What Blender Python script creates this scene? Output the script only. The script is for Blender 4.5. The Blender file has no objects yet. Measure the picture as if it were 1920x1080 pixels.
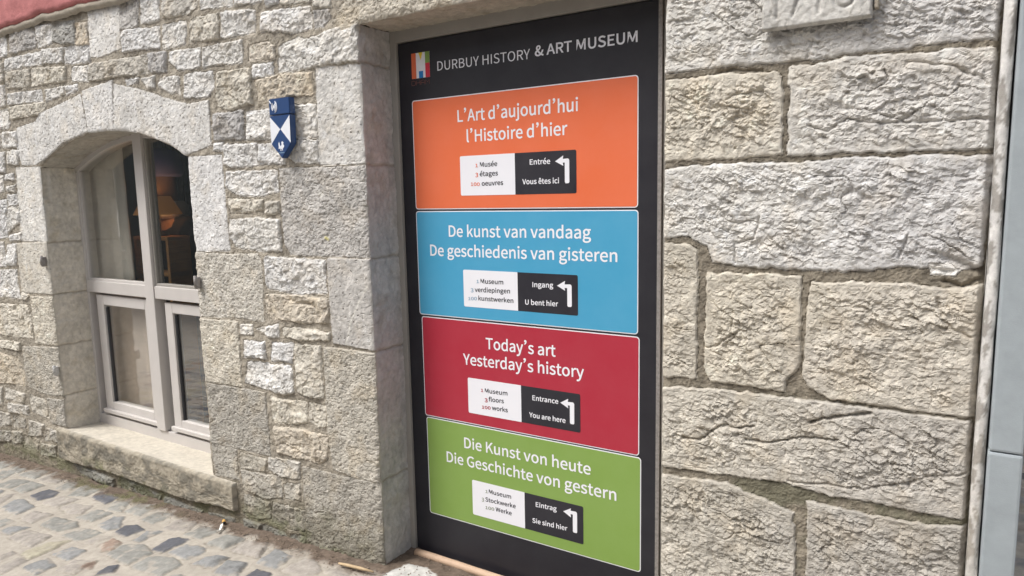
import bpy, bmesh, math, random
import numpy as np
from mathutils import Vector, Matrix
from mathutils.geometry import tessellate_polygon

# ------------------------------------------------------------------ camera, world, sun, exposure
sc = bpy.context.scene
col = sc.collection
CAM_D, CAM_H = 1.9784, 1.5
YAW, PITCH, ROLL, FPX = 0.567091629, 0.130966814, -0.020036, 1313.12
_f = Vector((-math.sin(YAW)*math.cos(PITCH), math.cos(YAW)*math.cos(PITCH), -math.sin(PITCH)))
_r0 = Vector((math.cos(YAW), math.sin(YAW), 0)); _u0 = _r0.cross(_f)
_r = _r0*math.cos(ROLL)+_u0*math.sin(ROLL); _u = -_r0*math.sin(ROLL)+_u0*math.cos(ROLL)
cd = bpy.data.cameras.new('camera'); cam = bpy.data.objects.new('camera', cd); col.objects.link(cam)
cam.matrix_world = Matrix(((_r.x, _u.x, -_f.x, 0), (_r.y, _u.y, -_f.y, -CAM_D), (_r.z, _u.z, -_f.z, CAM_H), (0, 0, 0, 1)))
cd.sensor_width = 36; cd.lens = 36*FPX/1920; cd.clip_start = .05; cd.clip_end = 400
sc.camera = cam
wd = bpy.data.worlds.new('World'); sc.world = wd; wd.use_nodes = True
wn = wd.node_tree.nodes; wl = wd.node_tree.links
SUN_EL, SUN_AZ = math.radians(56), math.radians(-140)      # direction towards the sun, azimuth from +Y clockwise
sky = wn.new('ShaderNodeTexSky'); sky.sky_type = 'NISHITA'; sky.sun_disc = False
sky.sun_elevation = SUN_EL; sky.sun_rotation = SUN_AZ; sky.dust_density = 4; sky.air_density = 1; sky.ozone_density = 1
hs = wn.new('ShaderNodeHueSaturation'); hs.inputs['Saturation'].default_value = .52      # overcast: nearly white cloud cover
wl.new(sky.outputs[0], hs.inputs['Color']); wl.new(hs.outputs[0], wn['Background'].inputs[0])
wn['Background'].inputs[1].default_value = .11
sl = bpy.data.lights.new('sun', 'SUN'); sl.energy = 1.5; sl.angle = math.radians(20); sl.color = (1, .985, .955)
sun = bpy.data.objects.new('sun', sl); col.objects.link(sun)
_sd = Vector((math.sin(SUN_AZ)*math.cos(SUN_EL), math.cos(SUN_AZ)*math.cos(SUN_EL), math.sin(SUN_EL)))
sun.rotation_euler = _sd.to_track_quat('Z', 'Y').to_euler(); sun.location = (0, -3, 9)
sc.view_settings.view_transform = 'Standard'; sc.view_settings.look = 'None'; sc.view_settings.gamma = 1
sc.view_settings.exposure = .92
sc.cycles.max_bounces = 8; sc.cycles.transparent_max_bounces = 16
random.seed(4)

STONES=[('R','W',[(-4823, 2482), (-4666, 2477), (-4670, 2360), (-4764, 2354), (-4856, 2355)]),
('R','G',[(-4604, 2488), (-4346, 2481), (-4316, 2377), (-4333, 2360), (-4629, 2358)]),
('R','W',[(-4321, 2474), (-4147, 2459), (-4150, 2356), (-4308, 2354)]),
('R','N',[(-4139, 2467), (-3909, 2443), (-3921, 2321), (-4052, 2340), (-4147, 2368)]),
('R','T',[(-3900, 2427), (-3773, 2417), (-3788, 2307), (-3910, 2316)]),
('D','W',[(-3767, 2480), (-3477, 2479), (-3500, 2250), (-3683, 2233), (-3783, 2242)]),
('R','W',[(-4707, 2341), (-4506, 2343), (-4521, 2267), (-4727, 2273)]),
('R','W',[(-4501, 2339), (-4272, 2334), (-4287, 2264), (-4512, 2273)]),
('R','W',[(-4263, 2342), (-4049, 2325), (-4052, 2246), (-4274, 2265)]),
('R','W',[(-4036, 2326), (-3783, 2306), (-3788, 2216), (-4041, 2239)]),
('R','P',[(-4717, 2269), (-4425, 2257), (-4432, 2154), (-4718, 2175)]),
('R','C',[(-4408, 2258), (-4032, 2226), (-4054, 2149), (-4311, 2159), (-4427, 2157)]),
('R','W',[(-3978, 2217), (-3807, 2209), (-3823, 2125), (-3993, 2143)]),
('R','P',[(-3789, 2210), (-3276, 2198), (-3281, 2109), (-3814, 2128)]),
('R','W',[(-4717, 2148), (-4323, 2134), (-4330, 2071), (-4719, 2081)]),
('R','W',[(-4279, 2130), (-4070, 2132), (-4073, 2083), (-4289, 2061)]),
('R','W',[(-4052, 2124), (-3936, 2125), (-3936, 2094), (-4056, 2078)]),
('R','C',[(-4713, 2074), (-4291, 2065), (-4294, 2020), (-4373, 2000), (-4702, 1999)]),
('R','W',[(-4894, 2206), (-4745, 2201), (-4764, 2081), (-4926, 2084)]),
('R','C',[(-4863, 2329), (-4734, 2324), (-4745, 2218), (-4889, 2226)]),
('R','W',[(-4929, 2071), (-4746, 2063), (-4732, 1967), (-4774, 1949), (-4958, 1961)]),
('D','W',[(-4655, 1948), (-4432, 1968), (-4361, 2010), (-3916, 2073), (-3883, 1880), (-4129, 1842), (-4420, 1742), (-4486, 1730), (-4647, 1733), (-4684, 1827)]),
('D','W',[(-3897, 2085), (-3594, 2111), (-3628, 1861), (-3874, 1871)]),
('D','W',[(-3588, 2092), (-3364, 2043), (-3078, 1963), (-2998, 1944), (-2836, 1946), (-2842, 1775), (-2833, 1751), (-3050, 1714), (-3148, 1768), (-3405, 1841), (-3628, 1861)]),
('R','G',[(-3471, 2508), (-3304, 2481), (-3329, 2328), (-3444, 2332), (-3493, 2342)]),
('R','W',[(-3294, 2479), (-3148, 2455), (-3165, 2331), (-3290, 2337), (-3312, 2343)]),
('R','P',[(-3126, 2452), (-2865, 2409), (-2874, 2346), (-2928, 2327), (-3138, 2335)]),
('R','W',[(-2847, 2406), (-2621, 2369), (-2632, 2314), (-2847, 2334)]),
('R','W',[(-2613, 2368), (-2439, 2339), (-2443, 2302), (-2615, 2314)]),
('R','W',[(-3473, 2330), (-3346, 2322), (-3162, 2310), (-3173, 2206), (-3292, 2221), (-3485, 2226)]),
('R','W',[(-3142, 2310), (-2959, 2307), (-2973, 2206), (-3062, 2198), (-3153, 2203)]),
('R','C',[(-2927, 2299), (-2892, 2308), (-2725, 2302), (-2733, 2192), (-2944, 2208)]),
('R','W',[(-2703, 2301), (-2625, 2297), (-2485, 2279), (-2495, 2189), (-2637, 2190), (-2720, 2195)]),
('R','G',[(-3273, 2204), (-3124, 2191), (-3132, 2097), (-3250, 2107), (-3274, 2127)]),
('R','W',[(-3104, 2189), (-2867, 2179), (-2873, 2095), (-2959, 2090), (-3046, 2100), (-3105, 2143)]),
('R','W',[(-2853, 2177), (-2580, 2172), (-2581, 2078), (-2764, 2088), (-2860, 2090)]),
('R','W',[(-3483, 2102), (-3365, 2099), (-3375, 2073), (-3476, 2073)]),
('R','W',[(-3350, 2094), (-3231, 2093), (-3235, 2035), (-3303, 2042)]),
('R','W',[(-3202, 2079), (-3040, 2076), (-3047, 1988), (-3120, 2004), (-3199, 2032)]),
('R','W',[(-3006, 2070), (-2942, 2080), (-2798, 2070), (-2798, 1993), (-2834, 1961), (-3014, 1971)]),
('R','C',[(-2776, 2062), (-2534, 2054), (-2545, 1906), (-2706, 1892), (-2785, 1915)]),
('R','G',[(-2805, 1886), (-2602, 1886), (-2609, 1761), (-2815, 1769)]),
('R','W',[(-2450, 2265), (-2292, 2254), (-2158, 2242), (-2157, 2157), (-2189, 2153), (-2300, 2160), (-2458, 2187)]),
('R','W',[(-2421, 2338), (-2335, 2324), (-2343, 2281), (-2414, 2281)]),
('R','C',[(-2326, 2323), (-2154, 2294), (-2157, 2254), (-2327, 2270)]),
('R','C',[(-2145, 2262), (-2049, 2277), (-2047, 2217), (-2144, 2232)]),
('R','G',[(-2148, 2225), (-2061, 2217), (-2056, 2188), (-2096, 2158), (-2150, 2158)]),
('R','T',[(-2542, 2143), (-2428, 2148), (-2374, 2127), (-2380, 2068), (-2469, 2076), (-2549, 2082)]),
('R','W',[(-2354, 2119), (-2238, 2139), (-2184, 2124), (-2090, 2140), (-1922, 2144), (-1899, 2007), (-2003, 2014), (-2169, 2012), (-2273, 2011), (-2368, 2018)]),
('R','W',[(-2528, 2063), (-2398, 2060), (-2394, 2010), (-2459, 2008), (-2530, 2007)]),
('R','T',[(-2517, 2000), (-2356, 2009), (-2171, 1997), (-2166, 1907), (-2298, 1913), (-2412, 1912), (-2502, 1892)]),
('R','W',[(-2589, 1879), (-2411, 1876), (-2414, 1756), (-2602, 1758)]),
('R','W',[(-2285, 1882), (-2161, 1877), (-2160, 1746), (-2289, 1743)]),
('D','W',[(-2153, 2011), (-1897, 1998), (-1894, 1631), (-2159, 1637)]),
('R','W',[(-2755, 1748), (-2533, 1744), (-2535, 1650), (-2594, 1647), (-2717, 1646), (-2760, 1665)]),
('R','W',[(-2522, 1736), (-2415, 1735), (-2352, 1726), (-2360, 1649), (-2522, 1653)]),
('R','W',[(-2274, 1740), (-2162, 1736), (-2159, 1641), (-2297, 1651), (-2341, 1679), (-2336, 1736)]),
('R','W',[(-2827, 1761), (-2755, 1760), (-2760, 1724), (-2827, 1724)]),
('R','W',[(-2755, 1628), (-2413, 1627), (-2410, 1534), (-2527, 1520), (-2665, 1522), (-2759, 1558)]),
('R','C',[(-2755, 1512), (-2512, 1506), (-2516, 1460), (-2638, 1447), (-2745, 1447)]),
('R','C',[(-2500, 1495), (-2409, 1499), (-2410, 1451), (-2460, 1438), (-2501, 1443)]),
('R','W',[(-2752, 1421), (-2562, 1430), (-2413, 1419), (-2414, 1283), (-2551, 1280), (-2726, 1296), (-2758, 1335)]),
('K','G',[(-2401, 1632), (-1880, 1624), (-1875, 1273), (-2182, 1273), (-2358, 1272), (-2400, 1323)]),
('D','W',[(-3051, 1707), (-2777, 1706), (-2766, 1280), (-3039, 1268)]),
('K','C',[(-3048, 1267), (-2781, 1263), (-2574, 1272), (-2548, 1238), (-2565, 968), (-2739, 974), (-3053, 957)]),
('K','C',[(-3048, 949), (-2741, 957), (-2748, 651), (-3023, 641)]),
('R','W',[(-2531, 1261), (-2152, 1257), (-2154, 1121), (-2342, 1106), (-2530, 1122)]),
('R','T',[(-2538, 1095), (-2342, 1103), (-2147, 1097), (-2151, 995), (-2298, 983), (-2495, 987), (-2545, 1022)]),
('R','W',[(-2726, 948), (-2638, 952), (-2643, 901), (-2726, 900)]),
('R','W',[(-2624, 936), (-2467, 969), (-2468, 907), (-2532, 901)]),
('R','C',[(-2445, 952), (-2354, 963), (-2149, 958), (-2152, 927), (-2341, 906), (-2443, 919)]),
('R','W',[(-2714, 871), (-2564, 881), (-2562, 801), (-2722, 794)]),
('R','W',[(-2519, 882), (-2379, 893), (-2387, 804), (-2533, 798)]),
('R','C',[(-2375, 890), (-2206, 897), (-2211, 668), (-2297, 662), (-2370, 678)]),
('R','W',[(-2697, 779), (-2398, 790), (-2390, 669), (-2458, 653), (-2586, 663), (-2720, 673)]),
('D','G',[(-2143, 1264), (-1888, 1268), (-1883, 907), (-2135, 916), (-2141, 1076)]),
('K','P',[(-2193, 896), (-1878, 897), (-1881, 365), (-2059, 355), (-2173, 369), (-2197, 552)]),
('K','B',[(-3011, 636), (-2584, 647), (-2577, 349), (-2822, 342), (-3024, 335)]),
('K','B',[(-3017, 333), (-2823, 339), (-2821, 185), (-3010, 172)]),
('R','C',[(-2554, 633), (-2313, 641), (-2321, 547), (-2387, 525), (-2542, 515)]),
('R','C',[(-2303, 643), (-2196, 640), (-2203, 548), (-2250, 536), (-2310, 564)]),
('R','T',[(-2544, 495), (-2345, 513), (-2196, 512), (-2204, 404), (-2273, 371), (-2400, 374), (-2527, 377)]),
('R','B',[(-2806, 325), (-2607, 330), (-2619, 268), (-2808, 246)]),
('R','P',[(-2594, 341), (-2380, 362), (-2387, 276), (-2510, 266), (-2594, 281)]),
('R','B',[(-2809, 238), (-2521, 264), (-2507, 171), (-2626, 137), (-2782, 144)]),
('R','P',[(-2501, 236), (-2389, 260), (-2390, 178), (-2496, 166)]),
('R','B',[(-2790, 125), (-2598, 127), (-2606, 44), (-2698, 13), (-2808, 20)]),
('R','B',[(-2586, 130), (-2372, 139), (-2381, 35), (-2498, 21), (-2595, 30)]),
('K','B',[(-2371, 341), (-2055, 352), (-1878, 365), (-1881, -5), (-2032, -10), (-2370, -25), (-2369, 179)]),
('R','N',[(-2804, -4), (-2675, 2), (-2691, -35), (-2804, -55)]),
('R','N',[(-2681, 1), (-2523, -1), (-2492, -33), (-2575, -63), (-2679, -40)]),
('R','N',[(-2478, 3), (-2377, 12), (-2372, -54), (-2506, -61)]),
('R','N',[(-2348, -27), (-2022, -8), (-1909, -11), (-1920, -42), (-2352, -68)]),
('R','W',[(-5242, 1093), (-4863, 1114), (-4857, 934), (-5125, 930), (-5286, 926)]),
('D','W',[(-4729, 1724), (-4419, 1718), (-4425, 1291), (-4766, 1288)]),
('D','C',[(-4817, 1274), (-4426, 1288), (-4416, 984), (-4826, 973)]),
('K','C',[(-4719, 954), (-4397, 968), (-4414, 678), (-4714, 665)]),
('K','P',[(-4892, 628), (-4416, 670), (-4411, 372), (-4642, 351), (-4866, 368), (-4901, 485)]),
('K','B',[(-4647, 330), (-4382, 350), (-4384, 180), (-4633, 174)]),
('R','C',[(-5299, 876), (-4768, 899), (-4735, 832), (-4731, 693), (-5032, 677), (-5353, 673)]),
('R','C',[(-5363, 634), (-4911, 652), (-4924, 597), (-5376, 582)]),
('R','T',[(-5383, 556), (-4986, 548), (-4907, 460), (-4927, 373), (-5442, 331)]),
('R','P',[(-5211, 323), (-4927, 318), (-4955, 252), (-5231, 244)]),
('R','P',[(-4889, 323), (-4650, 314), (-4640, 197), (-4865, 211)]),
('R','P',[(-5449, 304), (-5239, 319), (-5272, 187), (-5489, 155)]),
('R','P',[(-5195, 224), (-4908, 241), (-4910, 179), (-5198, 160)]),
('R','B',[(-5494, 135), (-5187, 149), (-5179, 74), (-5532, -11)]),
('R','B',[(-5148, 149), (-4968, 145), (-4983, 81), (-5168, 63)]),
('R','B',[(-4928, 152), (-4722, 148), (-4763, 69), (-4942, 38)]),
('R','B',[(-5536, -24), (-5203, 31), (-5208, -47), (-5558, -109)]),
('R','B',[(-5189, 34), (-5027, 54), (-5047, -31), (-5198, -58)]),
('R','B',[(-5021, 24), (-4818, 41), (-4836, -43), (-5040, -55)]),
('R','B',[(-4799, 13), (-4593, 38), (-4610, -43), (-4817, -64)]),
('R','B',[(-4713, 131), (-4503, 143), (-4519, 63), (-4733, 43)]),
('R','C',[(-4836, 971), (-4727, 971), (-4750, 924), (-4835, 924)]),
('R','W',[(-4851, 1939), (-4659, 1930), (-4672, 1840), (-4874, 1846)]),
('R','W',[(-4981, 1935), (-4872, 1928), (-4888, 1851), (-5002, 1853)]),
('R','W',[(-4816, 1827), (-4667, 1824), (-4679, 1736), (-4827, 1746)]),
('R','W',[(-5009, 1824), (-4830, 1820), (-4857, 1698), (-5041, 1705)]),
('R','W',[(-4877, 1691), (-4760, 1691), (-4761, 1650), (-4877, 1654)]),
('R','W',[(-4868, 1616), (-4751, 1622), (-4760, 1581), (-4876, 1583)]),
('R','W',[(-4880, 1567), (-4745, 1572), (-4745, 1499), (-4870, 1500)]),
('R','W',[(-4872, 1492), (-4727, 1499), (-4742, 1400), (-4900, 1341)]),
('R','W',[(-5045, 1688), (-4888, 1683), (-4894, 1584), (-5073, 1579)]),
('R','W',[(-5084, 1536), (-4887, 1542), (-4927, 1306), (-5147, 1294)]),
('R','W',[(-4895, 1324), (-4747, 1342), (-4750, 1292), (-4895, 1286)]),
('R','W',[(-5152, 1277), (-4980, 1280), (-5000, 1124), (-5193, 1117)]),
('R','W',[(-4956, 1263), (-4825, 1274), (-4850, 1134), (-4979, 1134)]),
('R','N',[(-4420, -39), (-3947, -39), (-3957, -94), (-4336, -89)]),
('R','N',[(-3888, -14), (-3493, -36), (-3512, -97), (-3901, -92)]),
('R','N',[(-3463, -36), (-3131, -38), (-3124, -87), (-3463, -101)]),
('R','N',[(-3096, -38), (-2875, -19), (-2873, -73), (-3102, -91)]),
('K','L',[(-1992, 2223), (-1826, 2285), (-712, 2288), (-710, 2137), (-1405, 2140), (-1920, 2142), (-1993, 2127), (-2047, 2169)]),
('B','W',[(-738, 2198), (55, 2089), (57, 1830), (-43, 1834), (-393, 1831), (-545, 1839), (-735, 1835)]),
('B','V',[(-747, 1817), (-577, 1819), (-417, 1807), (-406, 1779), (-403, 1595), (-487, 1589), (-745, 1591)]),
('B','W',[(-392, 1817), (-253, 1826), (55, 1812), (62, 1586), (-155, 1588), (-386, 1592)]),
('B','W',[(-745, 1570), (-540, 1576), (-357, 1572), (-243, 1578), (64, 1574), (55, 1312), (0, 1304), (-108, 1306), (-220, 1291), (-382, 1289), (-511, 1294), (-581, 1302), (-599, 1346), (-650, 1376), (-743, 1368)]),
('B','V',[(-750, 1354), (-650, 1351), (-627, 1334), (-624, 957), (-747, 946)]),
('B','V',[(-598, 1271), (-432, 1275), (-344, 1268), (-341, 1019), (-373, 983), (-377, 949), (-587, 955), (-602, 989)]),
('B','V',[(-322, 1257), (-106, 1265), (-23, 1255), (61, 1268), (58, 1217), (61, 942), (-104, 945), (-267, 946), (-321, 978), (-334, 1008), (-331, 1082)]),
('R','W',[(-54, 1314), (-14, 1321), (10, 1303), (-1, 1288), (-49, 1291)]),
('B','U',[(-743, 916), (-584, 933), (-290, 935), (-126, 934), (56, 934), (54, 681), (-26, 681), (-161, 683), (-257, 678), (-385, 690), (-522, 679), (-741, 668)]),
('B','U',[(-741, 641), (-527, 655), (-410, 627), (-345, 607), (-332, 423), (-326, 233), (-737, 90)]),
('B','U',[(-311, 650), (-159, 646), (-25, 651), (59, 666), (60, 537), (67, 369), (-297, 243)])]
GROOVES=[(7,5,[(-456, 1429), (-470, 1370), (-523, 1353), (-516, 1304)]),
(7,5,[(-103, 1386), (-121, 1322)]),
(14,14,[(-36, 1344), (-11, 1331), (22, 1313), (49, 1305)]),
(12,9,[(-16, 1274), (16, 1261), (50, 1280)]),
(14,6,[(-664, 771), (-610, 773), (-553, 824), (-530, 829), (-525, 823), (-458, 837)]),
(11,5,[(-479, 798), (-414, 800), (-372, 811), (-322, 829), (-238, 837)]),
(16,6,[(-313, 875), (-264, 896), (-166, 921)]),
(7,5,[(-359, 697), (-162, 716), (-30, 771), (51, 803)]),
(7,5,[(-344, 1666), (-292, 1647), (-247, 1678), (-202, 1661), (-74, 1656), (55, 1654)]),
(6,5,[(-122, 1801), (-21, 1780), (39, 1734)]),
(7,5,[(-600, 1052), (-566, 1061), (-512, 1106)]),
(6,6,[(-350, 1837), (-337, 1884)]),
(8,8,[(-577, 1822), (-524, 1827), (-462, 1817)]),
(7,6,[(-30, 1230), (-19, 1174), (39, 1140)]),
(8,5,[(-2353, 167), (-2313, 138), (-2249, 161), (-2251, 198)]),
(5,5,[(-2819, 1072), (-2810, 1100), (-2823, 1133)]),
(8,9,[(-2345, 1065), (-2254, 1068), (-2229, 1060)]),
(10,9,[(-2495, 426), (-2397, 413), (-2314, 390)])]
STROKES=[('w',7,[(-1924, 1160), (-1980, 1089), (-2030, 999), (-2056, 914)]),
('y',9,[(-2145, 1347), (-2133, 1343)]),
('w',14,[(-2165, 1524), (-2156, 1517)])]
COBBLES=[('d',[(-4298, -280), (-4298, -188), (-4194, -183), (-4150, -234), (-4177, -296)]),
('d',[(-3930, -134), (-3954, -75), (-3832, -30), (-3789, -61), (-3780, -144)]),
('b',[(-4250, -443), (-4301, -362), (-4260, -333), (-4096, -354), (-4079, -446)]),
('g',[(-4490, -284), (-4523, -180), (-4393, -177), (-4383, -288)]),
('w',[(-4098, -307), (-4112, -217), (-3983, -188), (-3977, -299)]),
('w',[(-3934, -289), (-3926, -229), (-3813, -196), (-3762, -282), (-3818, -308)]),
('g',[(-3729, -311), (-3720, -209), (-3597, -206), (-3593, -307)]),
('b',[(-3512, -319), (-3537, -230), (-3480, -204), (-3379, -289), (-3413, -329)]),
('g',[(-3799, -445), (-3830, -366), (-3673, -344), (-3600, -376), (-3642, -452)]),
('g',[(-3559, -460), (-3541, -365), (-3404, -355), (-3406, -455)]),
('d',[(-3340, -326), (-3371, -261), (-3320, -229), (-3224, -248), (-3234, -329)]),
('b',[(-3162, -332), (-3200, -252), (-3128, -218), (-3110, -329)]),
('d',[(-2990, -343), (-3017, -256), (-2989, -220), (-2915, -214), (-2917, -342)]),
('g',[(-3546, -165), (-3577, -70), (-3437, -43), (-3420, -159)]),
('g',[(-3366, -176), (-3375, -94), (-3264, -69), (-3259, -184)]),
('w',[(-3148, -196), (-3188, -102), (-3063, -76), (-3014, -164)]),
('g',[(-2996, -186), (-3007, -99), (-2868, -80), (-2880, -183)]),
('g',[(-2804, -190), (-2787, -109), (-2691, -86), (-2684, -196)]),
('w',[(-2616, -190), (-2639, -104), (-2547, -75), (-2468, -172)]),
('b',[(-3915, -581), (-3933, -524), (-3830, -492), (-3829, -572)]),
('g',[(-4070, -546), (-4068, -494), (-3990, -492), (-3984, -556)]),
('w',[(-3788, -591), (-3781, -510), (-3609, -491), (-3572, -593)]),
('y',[(-3530, -644), (-3548, -553), (-3456, -479), (-3434, -570), (-3432, -658)]),
('w',[(-3366, -451), (-3365, -391), (-3296, -358), (-3314, -441)]),
('r',[(-3255, -441), (-3274, -370), (-3187, -380), (-3152, -441), (-3186, -465)]),
('g',[(-3129, -471), (-3141, -387), (-3064, -343), (-2960, -369), (-2953, -478)]),
('b',[(-3370, -587), (-3368, -503), (-3263, -502), (-3236, -583)]),
('b',[(-3355, -712), (-3356, -621), (-3241, -638), (-3235, -722)]),
('w',[(-3611, -724), (-3611, -655), (-3561, -659), (-3556, -725)]),
('w',[(-3477, -766), (-3493, -681), (-3422, -673), (-3386, -771)]),
('w',[(-3180, -658), (-3213, -572), (-3108, -534), (-3082, -635)]),
('g',[(-2906, -481), (-2919, -397), (-2817, -354), (-2726, -380), (-2729, -468)]),
('b',[(-2877, -329), (-2876, -253), (-2776, -233), (-2740, -257), (-2749, -334)]),
('b',[(-2688, -343), (-2689, -272), (-2592, -238), (-2585, -318)]),
('b',[(-2545, -335), (-2541, -259), (-2471, -237), (-2419, -321)]),
('d',[(-2987, -600), (-3011, -538), (-2974, -501), (-2935, -550)]),
('r',[(-3098, -605), (-3134, -560), (-3108, -534), (-3060, -575)]),
('w',[(-4513, -142), (-4569, -28), (-4401, -2), (-4366, -121)]),
('g',[(-4744, -152), (-4763, -40), (-4644, -25), (-4571, -145)]),
('g',[(-4906, -151), (-4990, -50), (-4859, -6), (-4808, -132)]),
('g',[(-4081, -183), (-4183, -62), (-4008, -48), (-3991, -142)]),
('g',[(-4270, -165), (-4342, -44), (-4206, -29), (-4170, -141)]),
('g',[(-4661, -318), (-4704, -204), (-4544, -178), (-4539, -285)]),
('g',[(-4867, -252), (-4971, -155), (-4854, -128), (-4771, -233)]),
('g',[(-3711, -187), (-3742, -107), (-3663, -72), (-3573, -177)]),
('g',[(-5103, -162), (-5188, -69), (-5064, -42), (-5019, -150)]),
('w',[(-3991, -458), (-4020, -383), (-3889, -358), (-3878, -457)]),
('w',[(-4384, -438), (-4448, -348), (-4410, -311), (-4331, -414)]),
('g',[(-2802, -197), (-2783, -96), (-2674, -100), (-2692, -188)]),
('w',[(-2631, -185), (-2656, -109), (-2540, -72), (-2475, -177)]),
('b',[(-2440, -208), (-2464, -96), (-2350, -100), (-2333, -203)]),
('b',[(-2669, -319), (-2655, -247), (-2593, -242), (-2607, -337)]),
('b',[(-2534, -347), (-2572, -256), (-2480, -228), (-2430, -326)]),
('w',[(-2288, -197), (-2279, -98), (-2220, -86), (-2134, -136), (-2166, -196)]),
('d',[(-2386, -319), (-2393, -240), (-2311, -238), (-2284, -284)]),
('w',[(-2104, -137), (-2087, -98), (-2009, -90), (-1998, -128)]),
('f',[(-1863, -49), (-1854, 7), (-1824, 65), (-1750, 77), (-1692, 63), (-1599, -7), (-1716, -149)])]
TEXTS=[('DURBUY HISTORY', 'L', 'w', -1692, 1974, -1284, 1970), ('& ART MUSEUM', 'B', 'w', -1264, 1976, -888, 1976), ('L\u2019Art d\u2019aujourd\u2019hui', 'B', 'o', -1603, 1778, -1100, 1779), ('l\u2019Histoire d\u2019hier', 'B', 'o', -1563, 1702, -1141, 1703), ('1', 'M', 'n', -1527, 1608, -1516, 1608), ('Mus\u00e9e', 'M', 'c', -1506, 1608, -1430, 1609), ('3', 'M', 'n', -1528, 1575, -1516, 1575), ('\u00e9tages', 'M', 'c', -1508, 1574, -1428, 1575), ('100', 'M', 'n', -1550, 1540, -1510, 1539), ('oeuvres', 'M', 'c', -1500, 1539, -1406, 1540), ('Entr\u00e9e', 'M', 'c', -1291, 1608, -1209, 1608), ('Vous \u00eates ici', 'M', 'c', -1323, 1540, -1175, 1540), ('1', 'M', 'n', -1536, 1173, -1525, 1174), ('Museum', 'M', 'c', -1517, 1173, -1415, 1174), ('3', 'M', 'n', -1564, 1140, -1552, 1140), ('verdiepingen', 'M', 'c', -1545, 1139, -1386, 1142), ('100', 'M', 'n', -1577, 1105, -1537, 1107), ('kunstwerken', 'M', 'c', -1529, 1107, -1372, 1107), ('Ingang', 'M', 'c', -1288, 1171, -1203, 1173), ('U bent hier', 'M', 'c', -1320, 1105, -1184, 1107), ('1', 'M', 'n', -1529, 748, -1518, 748), ('Museum', 'M', 'c', -1510, 747, -1407, 750), ('3', 'M', 'n', -1512, 713, -1499, 713), ('floors', 'M', 'c', -1493, 715, -1424, 717), ('100', 'M', 'n', -1526, 681, -1486, 683), ('works', 'M', 'c', -1479, 683, -1407, 684), ('Entrance', 'M', 'c', -1296, 748, -1188, 749), ('You are here', 'M', 'c', -1311, 681, -1159, 682), ('1', 'M', 'n', -1520, 338, -1509, 339), ('Museum', 'M', 'c', -1503, 339, -1400, 340), ('3', 'M', 'n', -1539, 302, -1528, 303), ('Stockwerke', 'M', 'c', -1521, 303, -1380, 306), ('100', 'M', 'n', -1522, 271, -1480, 273), ('Werke', 'M', 'c', -1473, 273, -1399, 273), ('Eintrag', 'M', 'c', -1289, 334, -1200, 337), ('Sie sind hier', 'M', 'c', -1305, 267, -1156, 271), ('De kunst van vandaag', 'B', 'b', -1661, 1348, -1054, 1350), ('De geschiedenis van gisteren', 'B', 'b', -1756, 1272, -957, 1273), ('Today\u2019s art', 'B', 'r', -1500, 921, -1197, 923), ('Yesterday\u2019s history', 'B', 'r', -1610, 848, -1084, 858), ('Die Kunst von heute', 'B', 'g', -1617, 506, -1060, 506), ('Die Geschichte von gestern', 'B', 'g', -1708, 431, -961, 431), ('DHAM', 'T', 'dham', -1820, 1931, -1728, 1930)]
PANELS=[('orange', [(-1816, 1872), (-886, 1870), (-888, 1457), (-1823, 1457)]), ('blue', [(-1824, 1442), (-888, 1444), (-883, 1034), (-1816, 1036)]), ('red', [(-1814, 1019), (-883, 1023), (-877, 616), (-1807, 611)]), ('green', [(-1805, 598), (-875, 605), (-870, 197), (-1804, 186)])]
CARDS=[([(-1598, 1651), (-1354, 1650), (-1355, 1505), (-1599, 1504)], [(-1354, 1650), (-1107, 1651), (-1107, 1506), (-1355, 1505)], [(-1189, 1615), (-1150, 1622), (-1134, 1621), (-1136, 1539)]), ([(-1598, 1222), (-1352, 1223), (-1351, 1079), (-1595, 1079)], [(-1352, 1223), (-1105, 1223), (-1102, 1080), (-1351, 1079)], [(-1187, 1181), (-1146, 1187), (-1129, 1186), (-1130, 1108)]), ([(-1591, 797), (-1346, 799), (-1344, 655), (-1588, 655)], [(-1346, 799), (-1099, 796), (-1096, 655), (-1344, 655)], [(-1179, 755), (-1144, 762), (-1123, 763), (-1124, 682)]), ([(-1584, 379), (-1339, 379), (-1335, 235), (-1581, 234)], [(-1339, 379), (-1090, 376), (-1087, 237), (-1335, 235)], [(-1172, 343), (-1135, 352), (-1115, 351), (-1115, 271)])]
LOGO=[(-1817, 2051), (-1729, 2050), (-1728, 1956), (-1818, 1956)]
BOARD=[(-1885, 2111), (-1881, -33), (-801, 2057), (-798, 206)]
GLYPHS = {}
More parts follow.
